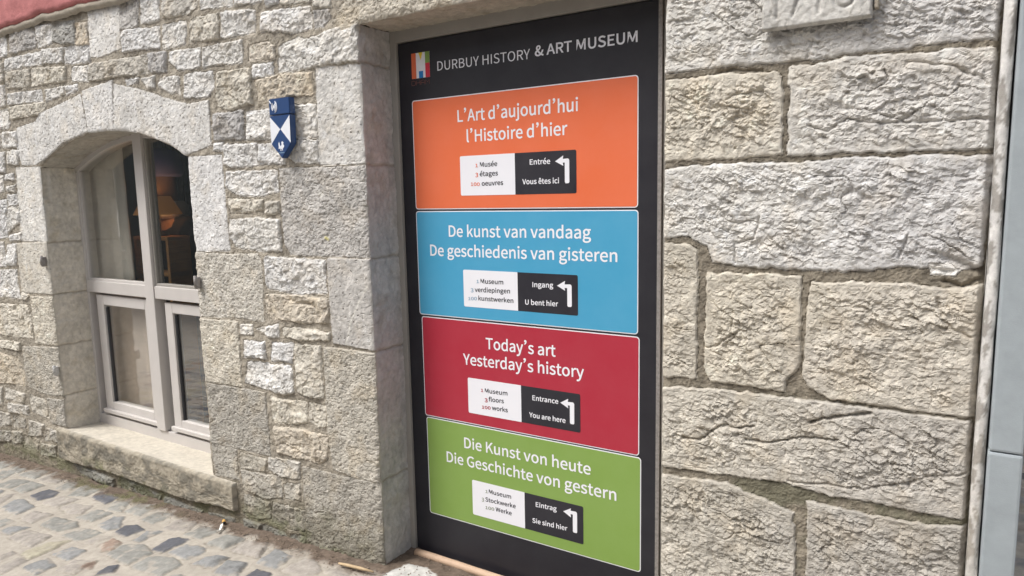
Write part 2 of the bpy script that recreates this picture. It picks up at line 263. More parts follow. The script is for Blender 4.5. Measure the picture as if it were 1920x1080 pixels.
GLYPHS["&"] = (238, [[(91, -5), (112, -2), (132, 3), (149, 13), (165, 25), (180, 15), (195, 6), (210, 0), (224, -5), (232, 22), (221, 26), (209, 31), (197, 38), (184, 47), (198, 67), (211, 90), (221, 113), (229, 138), (199, 138), (192, 117), (184, 97), (174, 79), (163, 63), (145, 79), (128, 96), (112, 115), (98, 135), (119, 151), (138, 168), (151, 188), (156, 211), (152, 231), (143, 247), (127, 258), (105, 261), (81, 257), (63, 244), (51, 225), (47, 201), (48, 187), (51, 172), (56, 156), (63, 141), (44, 126), (28, 110), (17, 90), (13, 67), (18, 38), (34, 15), (59, 1)], [(144, 42), (132, 33), (120, 27), (108, 22), (95, 21), (74, 24), (58, 34), (48, 49), (44, 68), (46, 83), (53, 95), (64, 107), (76, 118), (91, 98), (107, 78), (125, 59)], [(86, 156), (81, 168), (77, 179), (75, 191), (74, 201), (76, 216), (82, 228), (92, 236), (106, 239), (117, 236), (124, 230), (129, 221), (130, 210), (126, 194), (117, 180), (103, 168)]])
GLYPHS["0"] = (194, [[(97, -5), (130, 4), (156, 29), (172, 70), (177, 129), (172, 187), (156, 229), (130, 253), (97, 261), (64, 253), (39, 229), (23, 187), (18, 129), (23, 70), (39, 29), (64, 4)], [(97, 21), (77, 28), (62, 47), (52, 81), (48, 129), (52, 177), (62, 211), (77, 230), (97, 236), (117, 230), (133, 211), (143, 177), (146, 129), (143, 81), (133, 47), (117, 28)]])
GLYPHS["1"] = (194, [[(31, 0), (172, 0), (172, 27), (120, 27), (120, 257), (96, 257), (85, 251), (72, 246), (58, 242), (42, 238), (42, 218), (88, 218), (88, 27), (31, 27)]])
GLYPHS["3"] = (194, [[(92, -5), (124, 0), (151, 15), (168, 38), (175, 69), (170, 93), (159, 112), (142, 125), (120, 134), (120, 136), (139, 145), (153, 158), (163, 176), (166, 197), (160, 224), (145, 244), (121, 257), (91, 261), (70, 259), (52, 253), (35, 243), (20, 231), (37, 210), (48, 221), (61, 228), (75, 233), (90, 235), (108, 232), (122, 224), (130, 211), (133, 195), (130, 175), (118, 160), (96, 149), (62, 146), (62, 121), (100, 117), (125, 107), (138, 91), (142, 70), (138, 50), (128, 35), (111, 25), (90, 22), (70, 24), (53, 31), (39, 40), (27, 51), (10, 31), (24, 17), (42, 6), (65, -2)]])
GLYPHS["A"] = (213, [[(1, 0), (34, 0), (59, 78), (153, 78), (177, 0), (211, 0), (124, 257), (88, 257)], [(67, 104), (79, 144), (86, 165), (93, 187), (99, 208), (105, 230), (106, 230), (113, 208), (119, 187), (125, 165), (132, 144), (145, 104)]])
GLYPHS["B"] = (230, [[(35, 0), (117, 0), (156, 5), (187, 19), (207, 42), (214, 75), (210, 99), (200, 117), (183, 129), (162, 137), (162, 138), (178, 147), (190, 159), (197, 176), (200, 194), (193, 223), (175, 242), (147, 253), (111, 257), (35, 257)], [(68, 148), (68, 231), (107, 231), (134, 229), (153, 222), (164, 209), (168, 190), (164, 172), (153, 159), (134, 151), (106, 148)], [(68, 26), (68, 123), (112, 123), (142, 120), (164, 111), (178, 97), (182, 76), (178, 54), (164, 38), (142, 29), (112, 26)]])
GLYPHS["D"] = (241, [[(35, 0), (101, 0), (152, 9), (190, 34), (212, 75), (220, 129), (212, 184), (189, 224), (152, 248), (99, 257), (35, 257)], [(68, 27), (68, 230), (97, 230), (136, 224), (165, 204), (181, 172), (187, 129), (181, 86), (165, 54), (136, 34), (97, 27)]])
GLYPHS["E"] = (206, [[(35, 0), (187, 0), (187, 28), (68, 28), (68, 121), (165, 121), (165, 149), (68, 149), (68, 229), (183, 229), (183, 257), (35, 257)]])
GLYPHS["G"] = (241, [[(136, -5), (161, -2), (182, 4), (201, 13), (215, 25), (215, 133), (131, 133), (131, 106), (186, 106), (186, 39), (177, 33), (165, 28), (153, 25), (139, 24), (103, 31), (76, 52), (59, 85), (54, 129), (60, 172), (77, 205), (104, 226), (139, 233), (157, 231), (171, 226), (184, 218), (194, 209), (212, 230), (199, 241), (183, 251), (162, 258), (138, 261), (91, 252), (54, 226), (29, 184), (20, 128), (29, 72), (53, 31), (90, 4)]])
GLYPHS["H"] = (255, [[(35, 0), (68, 0), (68, 121), (187, 121), (187, 0), (220, 0), (220, 257), (187, 257), (187, 149), (68, 149), (68, 257), (35, 257)]])
GLYPHS["I"] = (103, [[(35, 0), (68, 0), (68, 257), (35, 257)]])
GLYPHS["K"] = (226, [[(35, 0), (68, 0), (68, 81), (112, 134), (189, 0), (225, 0), (132, 159), (213, 257), (176, 257), (68, 128), (68, 257), (35, 257)]])
GLYPHS["L"] = (190, [[(35, 0), (180, 0), (180, 28), (68, 28), (68, 257), (35, 257)]])
GLYPHS["M"] = (284, [[(35, 0), (64, 0), (64, 142), (64, 160), (63, 180), (62, 200), (60, 218), (62, 218), (82, 159), (131, 26), (153, 26), (201, 159), (222, 218), (223, 218), (222, 200), (220, 180), (219, 160), (219, 142), (219, 0), (249, 0), (249, 257), (210, 257), (161, 119), (157, 106), (152, 93), (148, 79), (143, 66), (142, 66), (137, 79), (133, 93), (128, 106), (123, 119), (74, 257), (35, 257)]])
GLYPHS["N"] = (253, [[(35, 0), (66, 0), (66, 135), (65, 155), (64, 175), (63, 195), (62, 215), (63, 215), (91, 162), (185, 0), (218, 0), (218, 257), (187, 257), (187, 123), (187, 103), (188, 82), (190, 62), (192, 42), (190, 42), (162, 95), (68, 257), (35, 257)]])
GLYPHS["O"] = (260, [[(130, -5), (174, 5), (209, 31), (231, 74), (239, 129), (231, 185), (209, 226), (174, 252), (130, 261), (86, 252), (51, 226), (28, 185), (20, 129), (28, 74), (51, 31), (86, 5)], [(130, 24), (98, 31), (74, 52), (59, 86), (54, 129), (59, 172), (74, 205), (98, 226), (130, 233), (161, 226), (185, 205), (201, 172), (206, 129), (201, 86), (185, 52), (161, 31)]])
GLYPHS["P"] = (222, [[(35, 0), (68, 0), (68, 102), (110, 102), (148, 107), (178, 121), (198, 146), (204, 181), (198, 217), (178, 240), (148, 253), (109, 257), (35, 257)], [(68, 129), (68, 230), (104, 230), (134, 228), (155, 220), (168, 205), (172, 181), (168, 158), (156, 141), (135, 132), (106, 129)]])
GLYPHS["R"] = (222, [[(68, 135), (68, 230), (111, 230), (137, 228), (157, 220), (169, 206), (173, 185), (169, 163), (157, 147), (137, 138), (111, 135)], [(176, 0), (213, 0), (147, 112), (171, 122), (189, 137), (201, 158), (205, 185), (199, 219), (180, 241), (152, 253), (116, 257), (35, 257), (35, 0), (68, 0), (68, 109), (114, 109)]])
GLYPHS["S"] = (209, [[(106, -5), (143, 1), (170, 17), (188, 40), (194, 68), (190, 93), (178, 112), (162, 126), (141, 137), (104, 153), (89, 159), (75, 168), (65, 180), (62, 196), (65, 211), (75, 223), (90, 230), (110, 233), (127, 231), (142, 226), (156, 219), (168, 209), (185, 230), (170, 242), (152, 252), (132, 259), (110, 261), (77, 256), (52, 242), (35, 221), (29, 193), (34, 169), (46, 150), (63, 137), (81, 127), (118, 111), (135, 103), (148, 94), (157, 82), (161, 65), (157, 48), (146, 35), (130, 27), (107, 24), (87, 26), (68, 33), (51, 43), (36, 56), (17, 33), (35, 18), (56, 6), (80, -2)]])
GLYPHS["T"] = (210, [[(89, 0), (121, 0), (121, 229), (199, 229), (199, 257), (11, 257), (11, 229), (89, 229)]])
GLYPHS["U"] = (252, [[(126, -5), (163, 1), (192, 20), (211, 54), (218, 106), (218, 257), (187, 257), (187, 105), (183, 66), (170, 41), (150, 28), (126, 24), (103, 28), (84, 41), (71, 66), (67, 105), (67, 257), (34, 257), (34, 106), (41, 54), (61, 20), (90, 1)]])
GLYPHS["V"] = (201, [[(82, 0), (120, 0), (201, 257), (168, 257), (127, 118), (121, 96), (115, 75), (109, 55), (102, 33), (101, 33), (94, 55), (88, 75), (82, 96), (76, 118), (34, 257), (0, 257)]])
GLYPHS["W"] = (307, [[(63, 0), (102, 0), (140, 155), (143, 170), (147, 184), (150, 199), (153, 213), (154, 213), (158, 199), (161, 184), (164, 170), (167, 155), (206, 0), (245, 0), (298, 257), (267, 257), (239, 117), (236, 96), (232, 75), (229, 55), (225, 34), (223, 34), (219, 55), (214, 76), (210, 96), (205, 117), (169, 257), (140, 257), (104, 117), (100, 96), (95, 75), (90, 55), (86, 34), (85, 34), (81, 55), (77, 75), (73, 96), (69, 117), (42, 257), (9, 257)]])
GLYPHS["Y"] = (186, [[(77, 0), (109, 0), (109, 99), (186, 257), (153, 257), (120, 184), (114, 170), (107, 156), (101, 142), (94, 128), (92, 128), (86, 142), (80, 156), (73, 170), (67, 184), (34, 257), (0, 257), (77, 99)]])
GLYPHS["a"] = (197, [[(76, -5), (93, -2), (109, 3), (125, 12), (139, 23), (140, 23), (143, 0), (169, 0), (169, 117), (165, 149), (154, 174), (133, 189), (103, 195), (81, 193), (61, 187), (43, 179), (29, 170), (41, 148), (53, 156), (67, 162), (82, 167), (98, 168), (117, 164), (129, 154), (136, 138), (137, 120), (85, 111), (49, 97), (28, 77), (21, 49), (25, 26), (36, 10), (54, -1)], [(85, 21), (72, 23), (61, 28), (54, 38), (51, 51), (56, 68), (70, 82), (97, 92), (137, 99), (137, 46), (124, 35), (111, 28), (98, 23)]])
GLYPHS["b"] = (216, [[(116, -5), (147, 2), (173, 22), (192, 55), (199, 98), (194, 138), (179, 169), (155, 188), (123, 195), (107, 193), (92, 187), (77, 179), (63, 168), (64, 202), (64, 279), (32, 279), (32, 0), (58, 0), (61, 20), (62, 20), (75, 9), (89, 2), (102, -3)], [(111, 22), (100, 23), (89, 27), (77, 33), (64, 42), (64, 142), (78, 153), (90, 161), (103, 166), (115, 168), (138, 163), (154, 149), (163, 127), (165, 98), (161, 66), (150, 42), (132, 28)]])
GLYPHS["c"] = (179, [[(107, -5), (124, -3), (140, 2), (155, 9), (169, 19), (155, 41), (145, 34), (134, 28), (123, 24), (110, 22), (86, 27), (67, 42), (55, 65), (51, 95), (56, 125), (68, 148), (87, 163), (111, 168), (122, 167), (131, 164), (140, 158), (149, 152), (165, 173), (154, 181), (142, 188), (127, 193), (110, 195), (75, 188), (46, 169), (26, 137), (18, 95), (25, 53), (44, 22), (72, 2)]])
GLYPHS["d"] = (217, [[(97, -5), (114, -2), (129, 3), (143, 12), (155, 22), (156, 22), (159, 0), (185, 0), (185, 279), (153, 279), (153, 206), (154, 173), (142, 182), (130, 189), (116, 194), (101, 195), (70, 188), (43, 168), (25, 137), (19, 95), (24, 53), (40, 21), (65, 2)], [(104, 22), (82, 27), (65, 42), (55, 65), (51, 95), (56, 125), (68, 148), (85, 163), (106, 168), (118, 167), (130, 163), (141, 157), (153, 148), (153, 48), (141, 37), (129, 29), (117, 24)]])
GLYPHS["e"] = (194, [[(109, -5), (127, -3), (144, 1), (158, 7), (172, 15), (160, 36), (149, 30), (138, 25), (126, 22), (113, 21), (88, 26), (68, 39), (55, 60), (50, 88), (178, 88), (178, 91), (179, 96), (179, 101), (179, 106), (174, 143), (160, 171), (136, 189), (103, 195), (72, 188), (44, 168), (25, 137), (18, 95), (25, 53), (45, 22), (74, 2)], [(49, 110), (56, 135), (68, 154), (85, 166), (104, 169), (124, 166), (139, 154), (148, 136), (151, 110)]])
GLYPHS["f"] = (114, [[(12, 164), (37, 164), (37, 0), (69, 0), (69, 164), (110, 164), (110, 190), (69, 190), (69, 220), (71, 236), (76, 248), (84, 255), (96, 258), (101, 257), (107, 256), (112, 255), (118, 252), (125, 277), (118, 280), (110, 282), (102, 283), (93, 283), (68, 279), (51, 266), (41, 247), (37, 221), (37, 190), (12, 188)]])
GLYPHS["g"] = (197, [[(96, -88), (136, -82), (166, -68), (186, -47), (193, -22), (188, -1), (176, 13), (155, 21), (126, 23), (89, 23), (73, 25), (63, 29), (57, 36), (56, 44), (57, 51), (59, 57), (63, 62), (68, 67), (75, 64), (82, 62), (89, 61), (96, 60), (123, 65), (145, 78), (160, 99), (166, 126), (164, 138), (161, 149), (156, 158), (150, 166), (189, 166), (189, 190), (123, 190), (117, 192), (111, 194), (104, 195), (96, 195), (69, 190), (46, 177), (31, 155), (25, 127), (27, 111), (33, 97), (41, 85), (50, 76), (50, 75), (42, 68), (35, 60), (31, 50), (29, 39), (30, 29), (34, 20), (39, 13), (46, 8), (46, 6), (34, -3), (25, -13), (20, -25), (18, -37), (24, -58), (40, -74), (65, -84)], [(96, 82), (80, 85), (68, 94), (59, 108), (56, 127), (59, 146), (68, 160), (80, 169), (96, 172), (112, 169), (125, 160), (133, 146), (137, 127), (133, 108), (125, 94), (112, 85)], [(101, -65), (78, -63), (60, -56), (50, -46), (46, -32), (47, -24), (50, -16), (56, -8), (65, 0), (72, -1), (78, -2), (84, -3), (90, -3), (123, -3), (139, -4), (151, -8), (159, -16), (161, -27), (157, -41), (145, -54), (126, -62)]])
GLYPHS["h"] = (213, [[(32, 0), (64, 0), (64, 138), (78, 151), (90, 160), (103, 165), (116, 167), (133, 164), (144, 155), (150, 139), (152, 116), (152, 0), (184, 0), (184, 120), (181, 152), (170, 176), (152, 190), (126, 195), (108, 193), (91, 186), (77, 176), (63, 163), (64, 202), (64, 279), (32, 279)]])
GLYPHS["i"] = (96, [[(32, 0), (64, 0), (64, 190), (32, 190)], [(48, 229), (57, 231), (64, 235), (68, 242), (70, 251), (68, 259), (64, 266), (57, 270), (48, 271), (40, 270), (33, 266), (29, 259), (27, 251), (29, 242), (33, 235), (40, 231)]])
GLYPHS["j"] = (96, [[(12, -85), (36, -80), (53, -68), (62, -48), (64, -22), (64, 190), (33, 190), (33, -22), (32, -37), (28, -49), (21, -57), (9, -59), (4, -59), (-1, -58), (-5, -57), (-9, -56), (-15, -80), (-10, -82), (-3, -83), (4, -84)], [(48, 229), (57, 231), (64, 235), (68, 242), (70, 251), (68, 259), (64, 266), (57, 270), (48, 271), (40, 270), (33, 266), (29, 259), (27, 251), (29, 242), (33, 235), (40, 231)]])
GLYPHS["k"] = (193, [[(32, 0), (64, 0), (64, 50), (99, 92), (155, 0), (190, 0), (118, 113), (181, 190), (146, 190), (65, 90), (64, 90), (64, 279), (32, 279)]])
GLYPHS["l"] = (99, [[(66, -5), (72, -4), (77, -4), (81, -3), (84, -2), (80, 23), (78, 22), (76, 22), (74, 22), (73, 22), (70, 23), (67, 25), (65, 29), (64, 36), (64, 279), (32, 279), (32, 38), (34, 20), (40, 7), (51, -2)]])
GLYPHS["m"] = (324, [[(32, 0), (64, 0), (64, 138), (77, 151), (89, 160), (101, 165), (112, 167), (128, 164), (139, 155), (145, 139), (147, 116), (147, 0), (179, 0), (179, 138), (192, 151), (204, 160), (216, 165), (227, 167), (243, 164), (254, 155), (260, 139), (263, 116), (263, 0), (294, 0), (294, 120), (291, 152), (280, 176), (262, 190), (237, 195), (220, 192), (204, 185), (189, 173), (174, 159), (167, 174), (156, 185), (141, 192), (121, 195), (105, 193), (90, 186), (75, 175), (62, 162), (58, 190), (32, 190)]])
GLYPHS["n"] = (214, [[(32, 0), (64, 0), (64, 138), (78, 151), (90, 160), (103, 165), (116, 167), (133, 164), (144, 155), (150, 139), (152, 116), (152, 0), (184, 0), (184, 120), (181, 152), (170, 176), (152, 190), (126, 195), (108, 193), (91, 186), (76, 175), (62, 162), (58, 190), (32, 190)]])
GLYPHS["o"] = (212, [[(106, -5), (139, 2), (167, 22), (187, 53), (194, 95), (187, 137), (167, 169), (139, 188), (106, 195), (73, 188), (45, 169), (25, 137), (18, 95), (25, 53), (45, 22), (73, 2)], [(106, 22), (84, 27), (66, 42), (55, 65), (51, 95), (55, 125), (66, 148), (84, 163), (106, 168), (129, 163), (146, 148), (157, 125), (161, 95), (157, 65), (146, 42), (129, 27)]])
GLYPHS["p"] = (217, [[(32, -80), (64, -80), (64, -16), (63, 18), (76, 8), (90, 1), (103, -3), (116, -5), (147, 2), (173, 22), (192, 55), (199, 98), (194, 138), (179, 169), (155, 188), (123, 195), (107, 193), (91, 187), (76, 178), (62, 168), (58, 190), (32, 190)], [(111, 22), (100, 23), (89, 27), (77, 33), (64, 42), (64, 142), (78, 153), (91, 161), (103, 166), (115, 168), (138, 163), (154, 149), (163, 127), (165, 98), (161, 66), (150, 42), (132, 28)]])
GLYPHS["r"] = (136, [[(32, 0), (64, 0), (64, 122), (75, 143), (87, 156), (100, 164), (112, 166), (117, 166), (122, 166), (126, 165), (131, 163), (137, 191), (132, 193), (127, 194), (122, 195), (116, 195), (101, 192), (86, 184), (73, 172), (62, 155), (58, 190), (32, 190)]])
GLYPHS["s"] = (164, [[(82, -5), (112, 0), (133, 12), (146, 30), (151, 52), (146, 75), (132, 90), (114, 101), (93, 110), (78, 116), (65, 122), (56, 131), (52, 143), (54, 153), (61, 162), (72, 168), (88, 170), (100, 169), (111, 165), (121, 160), (131, 153), (146, 173), (134, 182), (120, 189), (104, 193), (87, 195), (59, 191), (39, 179), (26, 162), (22, 141), (27, 120), (39, 105), (57, 94), (77, 86), (93, 80), (107, 72), (117, 63), (120, 50), (118, 38), (111, 29), (99, 23), (83, 20), (67, 22), (53, 27), (39, 34), (27, 43), (11, 22), (26, 11), (43, 3), (62, -3)]])
GLYPHS["t"] = (132, [[(92, -5), (101, -4), (110, -2), (119, 0), (127, 2), (121, 27), (116, 25), (110, 23), (105, 22), (99, 21), (85, 24), (76, 31), (71, 42), (70, 58), (70, 164), (121, 164), (121, 190), (70, 190), (70, 244), (43, 244), (40, 190), (9, 188), (9, 164), (38, 164), (38, 59), (41, 33), (50, 13), (66, 0)]])
GLYPHS["u"] = (213, [[(88, -5), (106, -2), (122, 5), (137, 16), (151, 30), (152, 30), (154, 0), (181, 0), (181, 190), (149, 190), (149, 55), (136, 41), (124, 31), (111, 25), (97, 23), (81, 26), (70, 35), (64, 51), (62, 74), (62, 190), (29, 190), (29, 70), (33, 38), (44, 14), (62, 0)]])
GLYPHS["v"] = (182, [[(73, 0), (111, 0), (178, 190), (146, 190), (110, 82), (106, 68), (102, 54), (97, 40), (93, 26), (91, 26), (87, 40), (82, 54), (78, 68), (74, 82), (38, 190), (5, 190)]])
GLYPHS["w"] = (281, [[(62, 0), (99, 0), (126, 102), (130, 116), (133, 129), (136, 143), (139, 157), (141, 157), (144, 143), (147, 129), (151, 116), (154, 103), (181, 0), (220, 0), (272, 190), (241, 190), (213, 80), (210, 67), (207, 53), (205, 40), (202, 27), (200, 27), (197, 40), (193, 53), (190, 67), (187, 80), (157, 190), (126, 190), (96, 80), (93, 67), (89, 53), (86, 40), (83, 27), (82, 27), (79, 40), (76, 53), (73, 67), (70, 80), (42, 190), (9, 190)]])
GLYPHS["y"] = (182, [[(35, -82), (61, -77), (80, -63), (95, -42), (106, -16), (178, 190), (147, 190), (112, 85), (109, 72), (105, 58), (101, 44), (97, 31), (95, 31), (90, 44), (86, 58), (81, 72), (76, 85), (38, 190), (5, 190), (81, 0), (77, -15), (70, -31), (60, -44), (49, -53), (34, -56), (30, -55), (26, -55), (22, -54), (19, -53), (13, -78), (18, -80), (23, -81), (29, -82)]])
GLYPHS["\u00e9"] = (194, [[(109, -5), (127, -3), (144, 1), (158, 7), (172, 15), (160, 36), (149, 30), (138, 25), (126, 22), (113, 21), (88, 26), (68, 39), (55, 60), (50, 88), (178, 88), (178, 91), (179, 96), (179, 101), (179, 106), (174, 143), (160, 171), (136, 189), (103, 195), (72, 188), (44, 168), (25, 137), (18, 95), (25, 53), (45, 22), (74, 2)], [(49, 110), (56, 135), (68, 154), (85, 166), (104, 169), (124, 166), (139, 154), (148, 136), (151, 110)], [(98, 224), (159, 284), (137, 305), (81, 240)]])
GLYPHS["\u00ea"] = (194, [[(109, -5), (127, -3), (144, 1), (158, 7), (172, 15), (160, 36), (149, 30), (138, 25), (126, 22), (113, 21), (88, 26), (68, 39), (55, 60), (50, 88), (178, 88), (178, 91), (179, 96), (179, 101), (179, 106), (174, 143), (160, 171), (136, 189), (103, 195), (72, 188), (44, 168), (25, 137), (18, 95), (25, 53), (45, 22), (74, 2)], [(49, 110), (56, 135), (68, 154), (85, 166), (104, 169), (124, 166), (139, 154), (148, 136), (151, 110)], [(43, 235), (56, 222), (102, 266), (104, 266), (150, 222), (164, 235), (119, 290), (87, 290)]])
GLYPHS["\u2019"] = (122, [[(36, 210), (43, 196), (59, 207), (73, 221), (83, 240), (87, 262), (85, 275), (79, 286), (70, 293), (59, 295), (49, 293), (41, 288), (37, 281), (35, 272), (37, 264), (41, 256), (48, 252), (58, 250), (60, 250), (63, 251), (65, 252), (67, 253), (65, 241), (58, 229), (49, 218)]])
GLYPHS[" "] = (78, [])
# ------------------------------------------------------------------ helpers
def tag(o, label=None, cat=None, group=None, kind=None):
    if label: o['label'] = label
    if cat: o['category'] = cat
    if group: o['group'] = group
    if kind: o['kind'] = kind
    return o
def empty(name, loc=(0, 0, 0)):
    o = bpy.data.objects.new(name, None); col.objects.link(o); o.location = loc; o.empty_display_size = .1
    return o
def wloc(o):
    v = Vector(o.location)
    while o.parent: o = o.parent; v += Vector(o.location)
    return v
def link(name, me, mat, parent=None, mats=None):
    """link a mesh whose coordinates are world coordinates"""
    o = bpy.data.objects.new(name, me); col.objects.link(o)
    for m in (mats or [mat]): me.materials.append(m)
    if parent is not None:
        me.transform(Matrix.Translation(-wloc(parent))); o.parent = parent
    return o
def grid_mesh(name, P, nu, nv, colr=None, keep=None, smooth=True):
    """P (nu*nv,3) laid out u-major; optional per-vertex colours and face mask"""
    i = np.arange(nu-1)[:, None]*nv+np.arange(nv-1)[None, :]
    q = np.stack([i, i+nv, i+nv+1, i+1], -1).reshape(-1, 4)
    if keep is not None: q = q[keep]
    used = np.zeros(len(P), bool); used[q.ravel()] = True
    idx = np.cumsum(used)-1; P2 = P[used]; q = idx[q]
    me = bpy.data.meshes.new(name)
    me.vertices.add(len(P2)); me.vertices.foreach_set('co', P2.astype(np.float32).ravel())
    me.loops.add(q.size); me.loops.foreach_set('vertex_index', q.astype(np.int32).ravel())
    me.polygons.add(len(q)); me.polygons.foreach_set('loop_start', (np.arange(len(q))*4).astype(np.int32))
    me.polygons.foreach_set('loop_total', np.full(len(q), 4, np.int32))
    me.polygons.foreach_set('use_smooth', np.full(len(q), smooth))
    me.update(calc_edges=True)
    if colr is not None:
        a = me.color_attributes.new('Col', 'FLOAT_COLOR', 'POINT')
        c4 = np.ones((len(P2), 4), np.float32); c4[:, :3] = colr[used]
        a.data.foreach_set('color', c4.ravel())
    me.validate()
    return me
def bm_mesh(name, bm, smooth=False):
    me = bpy.data.meshes.new(name)
    bmesh.ops.recalc_face_normals(bm, faces=bm.faces); bm.to_mesh(me); bm.free()
    if smooth: me.polygons.foreach_set('use_smooth', [True]*len(me.polygons))
    return me
def box_into(bm, x0, x1, y0, y1, z0, z1, bev=0, seg=2):
    t = bmesh.new(); bmesh.ops.create_cube(t, size=1)
    for v in t.verts: v.co = Vector(((x0+x1)/2+v.co.x*(x1-x0), (y0+y1)/2+v.co.y*(y1-y0), (z0+z1)/2+v.co.z*(z1-z0)))
    if bev: bmesh.ops.bevel(t, geom=list(t.edges), offset=bev, segments=seg, affect='EDGES', profile=.6)
    m = bpy.data.meshes.new('t'); t.to_mesh(m); t.free(); bm.from_mesh(m); bpy.data.meshes.remove(m)
def boxes(name, lst, mat, parent=None, bev=.003):
    bm = bmesh.new()
    for b in lst: box_into(bm, *b, bev=bev)
    return link(name, bm_mesh(name, bm), mat, parent)
def tube_into(bm, pts, r, n=10, taper=None):
    rings = []
    pts = [Vector(p) for p in pts]
    for i, p in enumerate(pts):
        d = (pts[min(i+1, len(pts)-1)]-pts[max(i-1, 0)]).normalized()
        a = d.orthogonal().normalized(); b = d.cross(a)
        rr = r if taper is None else r*taper[i]
        if i and (rings[-1][0].co-pts[i-1]).length > 0:
            a0 = (rings[-1][0].co-pts[i-1]); a = (a0-d*a0.dot(d)).normalized(); b = d.cross(a)
        rings.append([bm.verts.new(p+a*math.cos(2*math.pi*k/n)*rr+b*math.sin(2*math.pi*k/n)*rr) for k in range(n)])
    for A, B in zip(rings, rings[1:]):
        for k in range(n): bm.faces.new((A[k], A[(k+1) % n], B[(k+1) % n], B[k]))
    bm.faces.new(rings[0][::-1]); bm.faces.new(rings[-1])
def lathe_into(bm, cx, cy, prof, n=24, caps=True):
    rings = [[bm.verts.new((cx+r*math.cos(2*math.pi*k/n), cy+r*math.sin(2*math.pi*k/n), z)) for k in range(n)] for r, z in prof]
    for A, B in zip(rings, rings[1:]):
        for k in range(n): bm.faces.new((A[k], A[(k+1) % n], B[(k+1) % n], B[k]))
    if caps: bm.faces.new(rings[0][::-1]); bm.faces.new(rings[-1])
def prism_into(bm, poly, y0, y1):
    """polygon in the wall plane (x,z), extruded from y0 (front) to y1"""
    A = [bm.verts.new((x, y0, z)) for x, z in poly]; B = [bm.verts.new((x, y1, z)) for x, z in poly]
    bm.faces.new(A); bm.faces.new(B[::-1]); n = len(poly)
    for k in range(n): bm.faces.new((A[k], B[k], B[(k+1) % n], A[(k+1) % n]))

# ------------------------------------------------------------------ materials
def nodes(name):
    m = bpy.data.materials.new(name); m.use_nodes = True
    nt = m.node_tree; b = nt.nodes['Principled BSDF']
    return m, nt, b
def noise(nt, scale, detail=4, rough=.6, coord='Object', dist=0, sc3=None):
    tc = nt.nodes.new('ShaderNodeTexCoord'); n = nt.nodes.new('ShaderNodeTexNoise')
    n.inputs['Scale'].default_value = scale; n.inputs['Detail'].default_value = detail
    n.inputs['Roughness'].default_value = rough; n.inputs['Distortion'].default_value = dist
    if sc3:
        mp = nt.nodes.new('ShaderNodeMapping'); mp.inputs['Scale'].default_value = sc3
        nt.links.new(tc.outputs[coord], mp.inputs[0]); nt.links.new(mp.outputs[0], n.inputs['Vector'])
    else: nt.links.new(tc.outputs[coord], n.inputs['Vector'])
    return n.outputs['Fac']
def ramp(nt, fac, stops):
    r = nt.nodes.new('ShaderNodeValToRGB'); nt.links.new(fac, r.inputs[0])
    e = r.color_ramp.elements
    while len(e) > 1: e.remove(e[-1])
    for i, (p, c) in enumerate(stops):
        q = e[0] if i == 0 else e.new(p)
        q.position = p; q.color = (*c, 1) if len(c) == 3 else c
    return r.outputs[0]
def mixc(nt, a, b, fac, mode='MULTIPLY'):
    m = nt.nodes.new('ShaderNodeMix'); m.data_type = 'RGBA'; m.blend_type = mode
    for s, v in ((m.inputs[6], a), (m.inputs[7], b), (m.inputs[0], fac)):
        if hasattr(v, 'links') or hasattr(v, 'is_linked'): nt.links.new(v, s)
        elif isinstance(v, (tuple, list)): s.default_value = (*v, 1)
        else: s.default_value = v
    return m.outputs[2]
def bump(nt, b, layers):
    prev = None
    for h, dist, st in layers:
        n = nt.nodes.new('ShaderNodeBump'); n.inputs['Distance'].default_value = dist; n.inputs['Strength'].default_value = st
        nt.links.new(h, n.inputs['Height'])
        if prev: nt.links.new(prev, n.inputs['Normal'])
        prev = n.outputs[0]
    nt.links.new(prev, b.inputs['Normal'])
def attr_mat(name, rough=.93, fine=260, bd=.0016, var=.18, spec=.25):
    m, nt, b = nodes(name)
    a = nt.nodes.new('ShaderNodeAttribute'); a.attribute_name = 'Col'
    n1 = noise(nt, 38, 6, .65); n2 = noise(nt, fine, 5, .7)
    v1 = ramp(nt, n1, [(.25, (1-var, 1-var, 1-var)), (.75, (1+var, 1+var, 1+var*.9))])
    v2 = ramp(nt, n2, [(.2, (1-var*.7,)*3), (.8, (1+var*.7,)*3)])
    c = mixc(nt, mixc(nt, a.outputs['Color'], v1, 1.0), v2, 1.0)
    nt.links.new(c, b.inputs['Base Color'])
    b.inputs['Roughness'].default_value = rough; b.inputs['Specular IOR Level'].default_value = spec
    bump(nt, b, [(noise(nt, 70, 8, .68), bd*1.6, .7), (n2, bd, .8)])
    return m
def plain(name, c, rough=.5, var=.06, scale=30, spec=.4, bd=0, bscale=200, metal=0, sc3=None):
    m, nt, b = nodes(name)
    n = noise(nt, scale, 5, .6, sc3=sc3)
    v = ramp(nt, n, [(.25, tuple(x*(1-var) for x in c)), (.75, tuple(min(1, x*(1+var)) for x in c))])
    nt.links.new(v, b.inputs['Base Color'])
    b.inputs['Roughness'].default_value = rough; b.inputs['Specular IOR Level'].default_value = spec; b.inputs['Metallic'].default_value = metal
    if bd: bump(nt, b, [(noise(nt, bscale, 5, .6, sc3=sc3), bd, .8)])
    return m
